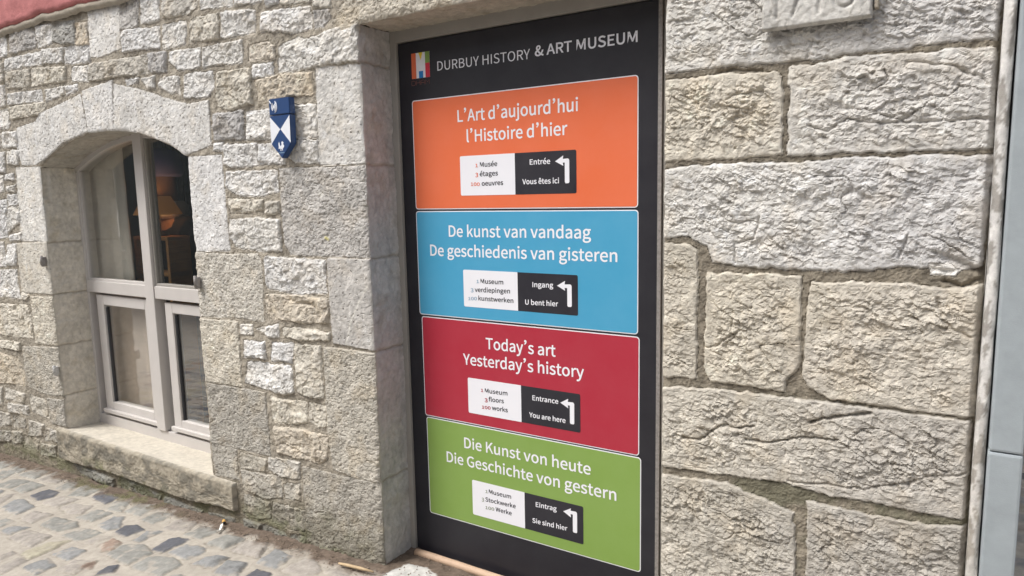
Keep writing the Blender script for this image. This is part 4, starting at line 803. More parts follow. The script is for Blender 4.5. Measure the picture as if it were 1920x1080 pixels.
# date stone
def datestone():
    x0, x1, zb, zt = -.458, -.200, 1.909, 2.10
    xs = cat(lin(x0, x1, .0026)); zz = lin(zb, zt, .0026); GX, GZ = np.meshgrid(xs, zz, indexing='ij'); X = GX.ravel(); Z = GZ.ravel()
    e = np.minimum(np.minimum(X-x0, x1-X), np.minimum(Z-zb, zt-Z))
    y = -.010-.026*np.sqrt(np.clip(1-(1-np.clip((e+.0003)/.006, 0, 1))**2, 0, 1))+.0030*fbm(X, Z, .035, 4, 131)+.0022*facet(X, Z, .014, 132)
    cz = 1.936; ht = .11
    dig = [[(-.424, cz+ht-.02), (-.417, cz+ht), (-.419, cz)], [(-.392, cz+ht), (-.345, cz+ht), (-.382, cz)], [(-.326, cz+ht-.02), (-.318, cz+ht), (-.320, cz)]]
    g = np.zeros_like(X)
    for D in dig: g = np.maximum(g, np.exp(-(line_d(D, X+.002*fbm(X, Z, .02, 2, 133), Z)/.0042)**2))
    for cx, czz, r in ((-.262, cz+.026, .021), (-.262, cz+.083, .019)): g = np.maximum(g, np.exp(-((np.hypot(X-cx, Z-czz)-r)/.0042)**2))
    y = y+g*.006
    lines = [[(-.452, 1.957), (-.440, 1.96), (-.436, 2.0)], [(-.437, 1.93), (-.434, 1.955), (-.428, 1.93)], [(-.41, 1.985), (-.395, 1.975), (-.385, 1.995)], [(-.375, 1.94), (-.355, 1.96), (-.352, 2.0)], [(-.225, 1.93), (-.205, 1.97)]]
    for L in lines: y = y+.0012*np.exp(-(line_d(L, X+.004*fbm(X, Z, .02, 2, 134), Z)/.0015)**2)
    c = np.array((.53, .515, .485))*(1+.22*fbm(X, Z, .05, 4, 135)+.16*fbm(X, Z, .012, 3, 136))[:, None]
    wv = vein(X, Z, .045, 138, .05)[:, None]*.55; c = c*(1-wv)+np.array((.24, .22, .19))*wv
    c = c*(1-.35*g[:, None]*sstep(-.1, .3, fbm(X, Z, .02, 2, 137))[:, None])  # shade of the cut digits darkened into the colour, in patches
    o = link('date_stone', grid_mesh('date_stone', np.stack([X, y, Z], 1), len(xs), len(zz), c), M['stone'], building)
    o['label'] = 'projecting plaque of pale stone carved 1718'
    boxes('date_stone_fillet', [(-.197, -.188, -.026, 0, 1.93, 2.1)], M['plaster_edge'], building, .002)
datestone()

# iron shutter pins
def pin(x, z, pale):
    bm = bmesh.new(); box_into(bm, x-.012, x+.012, -.024, .0, z-.028, z+.028, .005); tube_into(bm, [(x, -.022, z-.018), (x, -.022, z+.034)], .0085, 10)
    link('shutter_pin', bm_mesh('shutter_pin', bm, True), M['paleiron' if pale else 'iron'], building)
pin(-4.475, 1.174, 0); pin(-4.465, .524, 1); pin(-3.004, 1.123, 0)

# ------------------------------------------------------------------ window joinery
window = empty('window', (-3.745, .2, .16)); window.parent = building; window.location = Vector((-3.745, .2, .16))-wloc(building)
YF = .200
def arch_strip(name, r_out, r_in, y0, y1, mat, parent, zc=WZR):
    bm = bmesh.new(); n = 48; ring = []
    for i in range(n+1):
        t = -a0*1.02+2*a0*1.02*i/n
        q = [(r_in, y0), (r_out, y0), (r_out, y1), (r_in, y1)]
        ring.append([bm.verts.new((WXC+r*math.sin(t), y, zc+r*math.cos(t))) for r, y in q])
    for A, B in zip(ring, ring[1:]):
        for k in range(4): bm.faces.new((A[k], A[(k+1) % 4], B[(k+1) % 4], B[k]))
    bm.faces.new(ring[0][::-1]); bm.faces.new(ring[-1])
    return link(name, bm_mesh(name, bm), mat, parent)
zsp = 1.70
fr = boxes('frame', [(-4.478, -4.430, YF, YF+.07, .135, zsp), (-3.06, -3.005, YF, YF+.07, .135, zsp),
                     (-4.430, -3.06, YF, YF+.07, .128, .214)], M['frame'], window, .004)
arch_strip('arch_frame', WR+.02, WR-.026, YF, YF+.07, M['frame'], window)
boxes('mullion', [(-3.803, -3.722, YF-.012, YF+.06, .216, 1.045+.86)], M['frame'], window, .004)
boxes('transom', [(-4.429, -3.804, YF-.006, YF+.06, .975, 1.046), (-3.721, -3.061, YF-.006, YF+.06, .975, 1.046)], M['frame'], window, .004)
boxes('threshold_strip', [(-4.46, -3.04, YF-.035, YF-.001, .126, .150)], M['white_strip'], window, .002)
def glass():
    m, nt, b = nodes('window_glass'); out = nt.nodes['Material Output']
    tr = nt.nodes.new('ShaderNodeBsdfTransparent'); gl = nt.nodes.new('ShaderNodeBsdfGlossy'); gl.inputs['Roughness'].default_value = .01
    tr.inputs[0].default_value = (.96, .97, .96, 1)
    lw = nt.nodes.new('ShaderNodeLayerWeight'); lw.inputs[0].default_value = .5
    p = nt.nodes.new('ShaderNodeMath'); p.operation = 'POWER'; p.inputs[1].default_value = 5
    k = nt.nodes.new('ShaderNodeMath'); k.operation = 'MULTIPLY_ADD'; k.inputs[1].default_value = .9; k.inputs[2].default_value = .24
    mx = nt.nodes.new('ShaderNodeMixShader')
    nt.links.new(lw.outputs['Facing'], p.inputs[0]); nt.links.new(p.outputs[0], k.inputs[0]); nt.links.new(k.outputs[0], mx.inputs[0])
    nt.links.new(tr.outputs[0], mx.inputs[1]); nt.links.new(gl.outputs[0], mx.inputs[2]); nt.links.new(mx.outputs[0], out.inputs[0])
    bump_n = nt.nodes.new('ShaderNodeBump'); bump_n.inputs['Distance'].default_value = .004; bump_n.inputs['Strength'].default_value = .05
    nt.links.new(noise(nt, 4, 2, .5), bump_n.inputs['Height']); nt.links.new(bump_n.outputs[0], gl.inputs['Normal'])
    return m
M['glass'] = glass()
M['seal'] = plain('dark_seal', (.05, .05, .055), .6)
def sash(x0, x1, z0, z1, w, bottom=None):
    y0 = YF+.010
    s = boxes('sash', [(x0, x0+w, y0, y0+.05, z0, z1), (x1-w, x1, y0, y0+.05, z0, z1), (x0+w, x1-w, y0, y0+.05, z1-w*.8, z1), (x0+w, x1-w, y0, y0+.05, z0, z0+w)], M['frame'], window, .004)
    boxes('weather_bar', [(x0-.004, x1+.004, y0-.020, y0-.0005, z0+.006, z0+.030)], M['frame'], s, .004)
    for q in (x0+w, x1-w-.010): boxes('glazing_seal', [(q, q+.010, y0+.012, y0+.03, z0+w, z1-w)], M['seal'], s, 0)
    boxes('pane', [(x0+w-.004, x1-w+.004, y0+.020, y0+.024, z0+w-.004, z1-w*.8+.004)], M['glass'], s, 0)
sash(-4.374, -3.786, .226, .960, .075)
sash(-3.662, -3.075, .226, .955, .068)
def upper(x0, x1, left):
    """fixed light under the arch: side bars that follow the curve, and its pane"""
    y0 = YF+.004; w = .013
    def topz(x): return WZR+math.sqrt((WR-.03)**2-(x-WXC)**2)
    bm = bmesh.new()
    n = 24; P = [(x0, 1.046), (x1, 1.046)]+[(x1+(x0-x1)*i/n, topz(x1+(x0-x1)*i/n)) for i in range(n+1)]
    prism_into(bm, P, y0+.012, y0+.016)
    s = boxes('glazing_bar', [(x0, x0+w, y0, y0+.04, 1.046, topz(x0+w)), (x1-w, x1, y0, y0+.04, 1.046, topz(x1-w)), (x0+w, x1-w, y0, y0+.04, 1.046, 1.060)], M['frame'] if left else M['doorframe'], window, .002)
    link('pane', bm_mesh('pane', bm), M['glass'], s)
upper(-4.429, -3.804, True); upper(-3.721, -3.061, False)

# ------------------------------------------------------------------ room behind the window
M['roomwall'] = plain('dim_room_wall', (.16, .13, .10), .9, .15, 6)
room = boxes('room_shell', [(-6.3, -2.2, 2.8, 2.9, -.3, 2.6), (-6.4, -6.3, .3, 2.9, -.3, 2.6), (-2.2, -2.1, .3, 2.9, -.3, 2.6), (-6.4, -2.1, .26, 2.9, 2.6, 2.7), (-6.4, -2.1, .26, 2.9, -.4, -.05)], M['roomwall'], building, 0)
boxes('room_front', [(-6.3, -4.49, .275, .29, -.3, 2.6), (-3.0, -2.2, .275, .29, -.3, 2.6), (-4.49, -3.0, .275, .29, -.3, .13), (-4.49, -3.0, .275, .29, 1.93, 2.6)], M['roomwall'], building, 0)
M['curtain'] = plain('linen', (.84, .78, .70), .9, .08, 20, .2, .001, 300)
M['curtain_brown'] = plain('brown_linen', (.72, .58, .48), .9, .08, 20, .2, .001, 300)
def curtain(name, x0, x1, y, z0, z1, amp, label, mat):
    xs = lin(x0, x1, .012); zz = lin(z0, z1, .08); X = np.repeat(xs, len(zz)); Z = np.tile(zz, len(xs))
    Y = y+amp*np.sin(X*46+.6*np.sin(Z*2))+.008*fbm(X, Z, .3, 2, 141)
    P = np.stack([X, Y, Z], 1); o = link(name, grid_mesh(name, P, len(xs), len(zz)), mat)
    md = o.modifiers.new('s', 'SOLIDIFY'); md.thickness = .004
    return tag(o, label, 'curtain')
curtain('linen_curtain', -4.80, -4.10, .298, 1.0, 1.92, .007, 'pale linen curtain behind the upper left window pane', M['curtain'])
curtain('brown_curtain', -4.70, -3.83, .300, .14, .985, .006, 'brown half curtain behind the lower left window pane', M['curtain_brown'])
M['wood'] = plain('warm_shelf_wood', (.42, .22, .08), .6, .2, 12, .3, sc3=(1, 1, 8))
M['darkbox'] = plain('dark_box', (.03, .028, .03), .6)
shelf = empty('shelf_unit', (-4.04, .45, -.05)); tag(shelf, 'narrow wooden shelf unit lit warm by the lamp behind the mullion', 'shelf')
boxes('side_panel', [(-4.235, -4.21, .39, .53, -.05, 1.28)], M['wood'], shelf, .002)
boxes('side_panel', [(-3.90, -3.875, .39, .53, -.05, 1.28)], M['wood'], shelf, .002)
boxes('back_panel', [(-4.21, -3.90, .52, .53, -.05, 1.28)], M['wood'], shelf, 0)
for zz in (.35, .78, 1.07, 1.28): boxes('shelf_board', [(-4.235, -3.875, .388, .532, zz, zz+.022)], M['wood'], shelf, .002)
for i, (x, zz, h) in enumerate(((-4.16, 1.093, .13), (-3.98, .803, .18))):
    tag(boxes('dark_box', [(x-.04, x+.05, .42, .5, zz, zz+h)], M['darkbox'], None, .004), ['small dark box on the upper shelf behind the mullion', 'dark box on the lower shelf behind the right pane'][i], 'box', 'boxes on the shelf unit')
lampm, nt, b = nodes('lamp_shade_lit'); b.inputs['Base Color'].default_value = (.6, .3, .1, 1); b.inputs['Emission Color'].default_value = (1, .40, .09, 1); b.inputs['Emission Strength'].default_value = .05
lamp = empty('table_lamp', (-4.05, .45, 1.302)); tag(lamp, 'small lit table lamp with orange shade on the shelf behind the window', 'lamp')
bm = bmesh.new(); lathe_into(bm, -4.05, .45, [(.135, 1.43), (.075, 1.54), (.073, 1.539), (.133, 1.431)], 28, False); link('lamp_shade', bm_mesh('lamp_shade', bm, True), lampm, lamp)
bm = bmesh.new(); lathe_into(bm, -4.05, .45, [(.05, 1.302), (.05, 1.312), (.012, 1.325), (.012, 1.44)]); link('stand', bm_mesh('stand', bm, True), M['darkbox'], lamp)
bl = bpy.data.lights.new('lamp_bulb', 'POINT'); bl.energy = .3; bl.color = (1, .55, .2); bl.shadow_soft_size = .04
blo = bpy.data.objects.new('lamp_bulb', bl); col.objects.link(blo); blo.parent = lamp; blo.location = (0, .0, .20)
M['cord'] = plain('grey_cord', (.34, .35, .40), .8, .3, 30)
bm = bmesh.new(); R = random.Random(5)
for i in range(34):
    x = -5.05+i*.0165+R.uniform(-.006, .006); y = .95+R.uniform(-.05, .05); L = R.uniform(.35, .62)
    tube_into(bm, [(x, y, 1.98), (x+R.uniform(-.01, .01), y, 1.98-L*.5), (x+R.uniform(-.02, .02), y, 1.98-L)], R.uniform(.004, .009), 6)
tube_into(bm, [(-5.1, .95, 1.98), (-4.42, .95, 1.98)], .012, 8)
tag(link('hanging_fringe', bm_mesh('hanging_fringe', bm, True), M['cord']), 'dark grey fringe of cords hanging behind the upper right pane', 'wall hanging')

def person():
    p = empty('person', (-4.20, .62, -.12)); tag(p, 'person in a dark coat, blue cap and white scarf standing behind the window', 'person')
    m_skin = plain('skin', (.42, .26, .19), .6); m_coat = plain('black_coat', (.012, .013, .02), .8); m_jean = plain('blue_jeans', (.05, .09, .17), .85)
    m_cap = plain('blue_cap', (.30, .28, .62), .8); m_sc = plain('white_scarf', (.75, .72, .68), .9)
    cx, cy, z0 = -4.20, .62, -.12
    def skin(name, V, Ed, Rr, mat, sub=2):
        me = bpy.data.meshes.new(name); me.from_pydata([(cx+a, cy+b_, z0+c) for a, b_, c in V], Ed, [])
        o = bpy.data.objects.new(name, me); col.objects.link(o)
        o.modifiers.new('k', 'SKIN'); sv = me.skin_vertices[0].data
        for i, r in enumerate(Rr): sv[i].radius = r if isinstance(r, tuple) else (r, r); sv[i].use_root = (i == 0)
        s = o.modifiers.new('s', 'SUBSURF'); s.levels = s.render_levels = sub
        dg = bpy.context.evaluated_depsgraph_get(); m2 = bpy.data.meshes.new_from_object(o.evaluated_get(dg))
        bpy.data.objects.remove(o); bpy.data.meshes.remove(me); m2.materials.clear()
        m2.polygons.foreach_set('use_smooth', [True]*len(m2.polygons))
        return link(name, m2, mat, p)
    V = [(0, 0, .98), (0, 0, 1.2), (0, 0, 1.42), (0, -.01, 1.58), (0, -.03, 1.70), (0, -.03, 1.86), (-.1, 0, .92), (-.12, -.01, .50), (-.13, .01, .10), (-.13, -.14, .05), (.1, 0, .92), (.12, -.03, .50), (.13, .02, .10), (.13, -.13, .05),
         (-.2, 0, 1.47), (-.27, .02, 1.2), (-.24, -.12, .98), (-.22, -.19, .93), (.2, 0, 1.47), (.27, .02, 1.2), (.24, -.12, .98), (.22, -.19, .93), (0, -.135, 1.745), (0, -.10, 1.66)]
    E = [(0, 1), (1, 2), (2, 3), (3, 4), (4, 5), (0, 6), (6, 7), (7, 8), (8, 9), (0, 10), (10, 11), (11, 12), (12, 13), (2, 14), (14, 15), (15, 16), (16, 17), (2, 18), (18, 19), (19, 20), (20, 21), (4, 22), (4, 23)]
    Rr = [(.16, .11), (.15, .10), (.17, .11), .06, (.085, .10), (.06, .07), .09, .06, .042, .03, .09, .06, .042, .03, .06, .048, .036, .03, .06, .048, .036, .03, .014, .03]
    skin('body', V, E, Rr, m_skin)
    for sx in (-1, 1):
        for i in range(5):
            a = (i-2)*.016; L = (.045, .075, .082, .076, .06)[i]
            ox, oy, oz = sx*.22+a, -.20, .92
            if i == 0: pts = [(ox+.01*-sx, -.19, .93), (ox-.03*sx, -.21, .91), (ox-.035*sx, -.225, .885)]
            else: pts = [(ox, oy, oz), (ox, oy-.02, oz-L*.5), (ox, oy-.005, oz-L)]
            bm = bmesh.new(); tube_into(bm, [(cx+x, cy+y, z0+zz) for x, y, zz in pts], .0085, 8, [1, 1, .8]); link('finger', bm_mesh('finger', bm, True), m_skin, p)
    skin('coat', [(0, .0, 1.0), (0, 0, 1.22), (0, 0, 1.46), (-.21, 0, 1.48), (-.29, .02, 1.2), (-.25, -.11, 1.0), (.21, 0, 1.48), (.29, .02, 1.2), (.25, -.11, 1.0), (0, .01, .72)], [(0, 1), (1, 2), (2, 3), (3, 4), (4, 5), (2, 6), (6, 7), (7, 8), (0, 9)], [(.22, .15), (.21, .15), (.2, .14), .085, .07, .055, .085, .07, .055, (.24, .16)], m_coat)
    skin('trousers', [(0, 0, .95), (-.11, 0, .88), (-.12, -.01, .5), (-.13, .01, .12), (.11, 0, .88), (.12, -.03, .5), (.13, .02, .12)], [(0, 1), (1, 2), (2, 3), (0, 4), (4, 5), (5, 6)], [(.17, .13), .105, .08, .065, .105, .08, .065], m_jean)
    bm = bmesh.new(); lathe_into(bm, cx, cy-.03, [(.108, z0+1.78), (.122, z0+1.80), (.120, z0+1.86), (.095, z0+1.93), (.03, z0+1.955)]); link('cap', bm_mesh('cap', bm, True), m_cap, p)
    bm = bmesh.new(); lathe_into(bm, cx, cy-.01, [(.10, z0+1.52), (.125, z0+1.55), (.12, z0+1.60), (.09, z0+1.63)]); link('scarf', bm_mesh('scarf', bm, True), m_sc, p)
person()

# ------------------------------------------------------------------ lettering from outlines
def text_mesh(txt, cap, width, weight, x0=0, z0=0, italic=0):
    """flat lettering: baseline starts at (x0,z0), capitals cap tall, ink fitted to width"""
    s = cap/257; pen = 0; lo = 1e9; hi = -1e9; items = []
    for ch in txt:
        adv, sp = GLYPHS[ch]; g = []
        for pts in sp:
            q = [(pen+x, y) for x, y in pts]; g.append(q); lo = min(lo, min(a for a, _ in q)); hi = max(hi, max(a for a, _ in q))
        pen += adv
        if g: items.append(g)
    sx = width/max(1, hi-lo); X = []; Z = []; F = []
    for g in items:
        cs = [np.array([((a-lo)*sx, b_*s) for a, b_ in q]) for q in g]
        ar = [float(np.sum(c[:, 0]*np.roll(c[:, 1], -1)-np.roll(c[:, 0], -1)*c[:, 1])) for c in cs]
        sg = 1 if ar[int(np.argmax(np.abs(ar)))] > 0 else -1
        if weight:
            for k, c in enumerate(cs):
                e = np.roll(c, -1, 0)-c; e /= np.linalg.norm(e, axis=1)[:, None]+1e-12; p = np.roll(e, 1, 0)
                nrm = np.stack([e[:, 1]+p[:, 1], -e[:, 0]-p[:, 0]], 1); nrm /= np.maximum(np.linalg.norm(nrm, axis=1)[:, None], .6)
                cs[k] = c+nrm*weight*sg
        outer = [c for c, q in zip(cs, ar) if q*sg > 0]; holes = [c for c, q in zip(cs, ar) if q*sg <= 0]
        for c in outer:
            lo_, hi_ = c.min(0), c.max(0)
            loops = [c]+[h for h in holes if (h.mean(0) > lo_).all() and (h.mean(0) < hi_).all()]
            tri = tessellate_polygon([[Vector((x, y, 0)) for x, y in q] for q in loops]); n = len(X)
            for q in loops: X += list(q[:, 0]); Z += list(q[:, 1])
            F += [tuple(n+i for i in t) for t in tri]
    return np.array(X)+x0, np.array(Z)+z0, F
def letters(name, rows, y, mat, parent):
    """each line of writing is a flat mesh of its own"""
    for txt, cap, wt, x0, z0, x1, z1 in rows:
        X, Z, F = text_mesh(txt, cap, x1-x0, wt, x0, z0)
        Z = Z+(X-x0)/(x1-x0)*(z1-z0)
        me = bpy.data.meshes.new(name); me.from_pydata([(a, y, b_) for a, b_ in zip(X, Z)], [], F); me.update()
        bm = bmesh.new(); bm.from_mesh(me)
        for f in bm.faces:
            if f.normal.y > 0: f.normal_flip()
        bm.to_mesh(me); bm.free(); link(name, me, mat, parent)
def rrect(x0, x1, z0, z1, r, corners=(1, 1, 1, 1), n=6):
    P = []
    for k, (cx, cz, a) in enumerate(((x0+r, z0+r, 180), (x1-r, z0+r, 270), (x1-r, z1-r, 0), (x0+r, z1-r, 90))):
        if corners[k]: P += [(cx+r*math.cos(math.radians(a+90*i/n)), cz+r*math.sin(math.radians(a+90*i/n))) for i in range(n+1)]
        else: P.append(((x0, z0), (x1, z0), (x1, z1), (x0, z1))[k])
    return P
def plate(name, polys, y, mat, parent, th=.0004):
    bm = bmesh.new()
    for P in polys: prism_into(bm, P, y, y+th)
    return link(name, bm_mesh(name, bm), mat, parent)

# ------------------------------------------------------------------ the museum sign that fills the doorway
YS = .185
boxes('door_frame', [(-1.935, -1.886, .172, .24, -.02, 2.16), (-.797, -.735, .176, .24, -.02, 2.16), (-1.886, -.797, .172, .24, 2.098, 2.16)], M['doorframe'], building, .003)
boxes('door_frame_edge', [(-.812, -.799, .168, .184, -.02, 2.097)], M['iron'], building, .001)
sign = empty('museum_sign', (-1.342, YS, -.03)); tag(sign, 'tall black museum sign board with orange, blue, red and green panels filling the doorway', 'sign')
boxes('board', [(-1.884, -.813, YS, YS+.02, -.03, 2.094)], M['board'], sign, .0015)
y1, y2, y3, y4 = YS-.0006, YS-.0012, YS-.0018, YS-.0024
def m3(p): return (p[0]/1000, p[1]/1000)
PNAME = {'orange': 'orange panel with French text', 'blue': 'blue panel with Dutch text', 'red': 'red panel with English text', 'green': 'green panel with German text'}
tl = list(TEXTS); head = [t for t in tl if t[0] in ('DURBUY HISTORY', '& ART MUSEUM')]; dham = [t for t in tl if t[0] == 'DHAM']
big = {'orange': 'o', 'blue': 'b', 'red': 'r', 'green': 'g'}
letters('title_lettering', [(t[0], .0335, .0000 if t[1] == 'L' else .0011, t[3]/1000, t[4]/1000, t[5]/1000, t[6]/1000) for t in head], y1, M['w'], sign)
small = [t for t in tl if t[1] == 'M']
for i, (cn, P) in enumerate(PANELS):
    xs_ = [p[0]/1000 for p in P]; x0 = (xs_[0]+xs_[3])/2; x1 = (xs_[1]+xs_[2])/2; zt = (P[0][1]+P[1][1])/2000; zb = (P[2][1]+P[3][1])/2000
    pn = plate('colour_panel', [rrect(x0, x1, zb, zt, .009)], y2, M[cn], sign); pn['label'] = PNAME[cn]
    plate('border', [rrect(x0-.0035, x1+.0035, zb-.0035, zt+.0035, .012)], y1, M['w'], pn)
    bt = [t for t in tl if t[2] == big[cn]]
    letters('heading_lettering', [(t[0], .0425, .0010, t[3]/1000, t[4]/1000, t[5]/1000, t[6]/1000) for t in bt], y3, M['w'], pn)
    wc, dc, ar = CARDS[i]
    (ax0, az1), (ax1, _), _, (_, az0) = [m3(p) for p in wc]; (_, _), (bx1, bz1), (_, _), _ = [m3(p) for p in dc]
    plate('white_card', [rrect(ax0, ax1, az0, az1, .006, (1, 0, 0, 1))], y3, M['w'], pn)
    plate('dark_card', [rrect(ax1, bx1, az0, az1, .006, (0, 1, 1, 0))], y3, M['ink'], pn)
    rows = small[i*8:(i+1)*8]
    def base(t, cap): return (t[0], cap, .0005, t[3]/1000, t[4]/1000, t[5]/1000, t[6]/1000)
    letters('card_lettering', [base(rows[k], .0168) for k in (1, 3, 5)], y4, M['ink'], pn)
    nums = []
    for k in (0, 2, 4):
        b_ = list(base(rows[k], .0118 if k != 2 else .0150))
        if k == 2: b_[4] -= .0035; b_[6] -= .0035
        nums.append(tuple(b_))
    letters('number_lettering', nums, y4, {'orange': M['orange'], 'blue': M['steelblue'], 'red': M['red'], 'green': M['olive']}[cn], pn)
    letters('direction_lettering', [(rows[k][0], .0178, .0006, *[v/1000 for v in rows[k][3:7]]) for k in (6, 7)], y4, M['w'], pn)
    (tx, tz) = m3(ar[0]); vx1 = ar[2][0]/1000; top = ar[1][1]/1000+.001; bot = ar[3][1]/1000; vw = .0175
    A = [(tx, tz), (tx+.032, tz+.0185), (tx+.030, top-.001)] + [(vx1-.006, top), (vx1-.002, top-.002), (vx1, top-.006)] + \
        [(vx1, bot+.004), (vx1-.003, bot), (vx1-vw+.003, bot), (vx1-vw, bot+.004), (vx1-vw, top-.0135), (tx+.030, top-.0135), (tx+.032, tz-.0165)]
    plate('arrow', [A[::-1]], y4, M['w'], pn)
lg = [m3(p) for p in LOGO]; lx0, lx1, lz0, lz1 = -1.8175, -1.7285, 1.956, 2.0505
logo = plate('logo', [[(lx0, lz0), (lx1, lz0), (lx1, lz1), (lx0, lz1)]], y1, M['w'], sign)
W_ = lx1-lx0; H_ = lz1-lz0
def lq(a, b_, c, d): return [(lx0+a*W_, lz0+c*H_), (lx0+b_*W_, lz0+c*H_), (lx0+b_*W_, lz0+d*H_), (lx0+a*W_, lz0+d*H_)]
plate('logo_mark', [lq(0, .25, 0, 1)], y2, M['orange'], logo); plate('logo_mark', [lq(.76, 1, .56, 1)], y2, M['green'], logo)
plate('logo_mark', [lq(.76, 1, 0, .56)], y2, M['logored'], logo); plate('logo_mark', [lq(.40, .63, 0, .27)], y2, M['logoblue'], logo)
plate('logo_mark', [[(lx0+.40*W_, lz0+H_), (lx0+.52*W_, lz0+.70*H_), (lx0+.62*W_, lz0+H_)]], y2, M['yellow'], logo)
# thin outline capitals under the logo
def strokes(name, lines, y, r, mat, parent):
    bm = bmesh.new()
    for L in lines: tube_into(bm, [(x, y, z_) for x, z_ in L], r, 6)
    return link(name, bm_mesh(name, bm), mat, parent)
t = dham[0]; sx0, sz0, sx1 = t[3]/1000, t[4]/1000, t[5]/1000; cw = (sx1-sx0)/4.3; ch = .0165
L = []
def gl(i, pts): L.append([(sx0+i*cw*1.08+a*cw*.85, sz0+b_*ch) for a, b_ in pts])
gl(0, [(0, 0), (0, 1), (.7, 1), (1, .8), (1, .2), (.7, 0), (.1, 0)]); gl(1, [(0, 0), (0, 1)]); gl(1, [(1, 0), (1, 1)]); gl(1, [(0, .5), (1, .5)])
gl(2, [(0, 0), (0, .8), (.25, 1), (.75, 1), (1, .8), (1, 0)]); gl(2, [(0, .45), (1, .45)]); gl(3, [(0, 0), (0, 1), (.5, .45), (1, 1), (1, 0)])
strokes('logo_lettering', L, y1, .0009, M['brown'], sign)

# ------------------------------------------------------------------ heritage plaque on the rubble wall
PY = -.041
plq = empty('heritage_plaque', (-2.325, PY, 1.67)); tag(plq, 'blue and white shield-shaped heritage plaque screwed to the rubble wall', 'plaque')
def bev_prism(name, P, y0, y1, mat, parent, b=.0025):
    bm = bmesh.new(); prism_into(bm, P, y0, y1); bmesh.ops.bevel(bm, geom=list(bm.edges), offset=b, segments=2, affect='EDGES')
    return link(name, bm_mesh(name, bm), mat, parent)
px0, px1 = -2.386, -2.263
bev_prism('top_tile', [(px0, 1.8425), (px1, 1.8425), (px1, 1.9065), (px0, 1.9065)], PY, -.012, M['navy'], plq)
sh = bev_prism('shield', [(px0+.002, 1.726), (-2.3255, 1.668), (px1-.003, 1.726), (px1, 1.8395), (px0, 1.8395)], PY, -.012, M['navy'], plq)
plate('white_field', [[(px0+.003, 1.728), (-2.3255, 1.784), (px0+.002, 1.836)], [(px1-.005, 1.728), (px1-.003, 1.836), (-2.3235, 1.784)]], PY-.0006, M['enamel'], sh)
# cockerel emblem
ck = [(0, .18), (.06, .42), (.02, .75), (.12, .98), (.22, .80), (.22, .58), (.34, .50), (.48, .56), (.56, .72), (.50, .84), (.58, .98), (.74, 1.0), (.82, .88), (.94, .82), (.80, .78), (.84, .62), (.96, .50), (.90, .34), (.72, .24), (.66, .06), (.74, 0), (.52, 0), (.56, .10), (.50, .20), (.42, .16), (.40, .02), (.46, -.04), (.26, -.04), (.32, .04), (.32, .18), (.22, .26), (.14, .20)]
plate('cockerel_emblem', [[(-2.342+a*.036, 1.700+b_*.036) for a, b_ in ck][::-1]], PY-.0006, M['enamel'], sh)
plate('caption_bar', [[(-2.343, 1.6895), (-2.308, 1.6895), (-2.308, 1.692), (-2.343, 1.692)]], PY-.0006, M['steelblue'], sh)
bm = bmesh.new()
for r, a_, b_ in ((.011, -70, 60), (.017, -70, 60), (.023, -75, 65), (.011, 110, 250), (.017, 120, 240)):
    pts = [(-2.356+r*.8*math.cos(math.radians(a_+(b_-a_)*i/12)), PY-.0003, 1.8745+r*math.sin(math.radians(a_+(b_-a_)*i/12))) for i in range(13)]
    tube_into(bm, pts, .0019, 6)
tube_into(bm, [(-2.381, PY-.0003, 1.899), (-2.372, PY-.0003, 1.888)], .0025, 8)
prism_into(bm, rrect(-2.361, -2.351, 1.868, 1.881, .004), PY-.0008, PY)
link('contactless_symbol', bm_mesh('contactless_symbol', bm), M['enamel'], plq)

# ------------------------------------------------------------------ ground: cobbles in pale sand, dirt along the wall
CPAL = {'d': (.105, .108, .122), 'b': (.228, .231, .229), 'g': (.255, .252, .232), 'w': (.315, .288, .258), 'r': (.26, .195, .155), 'y': (.33, .305, .235), 'f': (.50, .49, .465)}
cob = [(c, [(x/1000, y/1000) for x, y in p]) for c, p in COBBLES]
def auto_cobbles():
    R = random.Random(21); out = []; cen = np.array([np.mean(p, 0) for _, p in cob])
    def run(xa, xb, ya, yb):
        y = ya; i = 0
        while y < yb:
            x = xa+(i % 2)*.09+R.uniform(-.02, .02)
            while x < xb:
                w = R.uniform(.13, .21); h = R.uniform(.085, .115); c = np.array((x+w/2, y+h/2))
                q = np.array([(c[0]+a*w*.5, c[1]+b_*h*.5) for a in (-1, -.5, 0, .5, 1) for b_ in (-1, 0, 1)])
                ok = c[1] < -.10 or c[0] > .2
                if ok:
                    for _, P in cob:
                        if abs(P[0][0]-c[0]) < .6 and poly_sd(P, q[:, 0], q[:, 1]).max() > -.004: ok = False; break
                if ok:
                    a = R.uniform(-.15, .15)-.1; ca, sa = math.cos(a), math.sin(a); P = []
                    for dx, dy in ((-.5, -.35), (-.3, -.5), (.3, -.5), (.5, -.3), (.5, .3), (.28, .5), (-.3, .5), (-.5, .3)):
                        dx = dx*w*.88+R.uniform(-.01, .01); dy = dy*h*.84+R.uniform(-.007, .007); P.append((c[0]+dx*ca-dy*sa, c[1]+dx*sa+dy*ca))
                    out.append((R.choice('gggwwwbbyrd'), P))
                x += w+.012
            y += .115; i += 1
    run(-7.2, 1.4, -2.6, -.08); run(.22, 1.6, -.1, 4.2)
    return out
allc = cob+auto_cobbles()
def gbase(X): return .047*np.minimum(0, X+1.91)
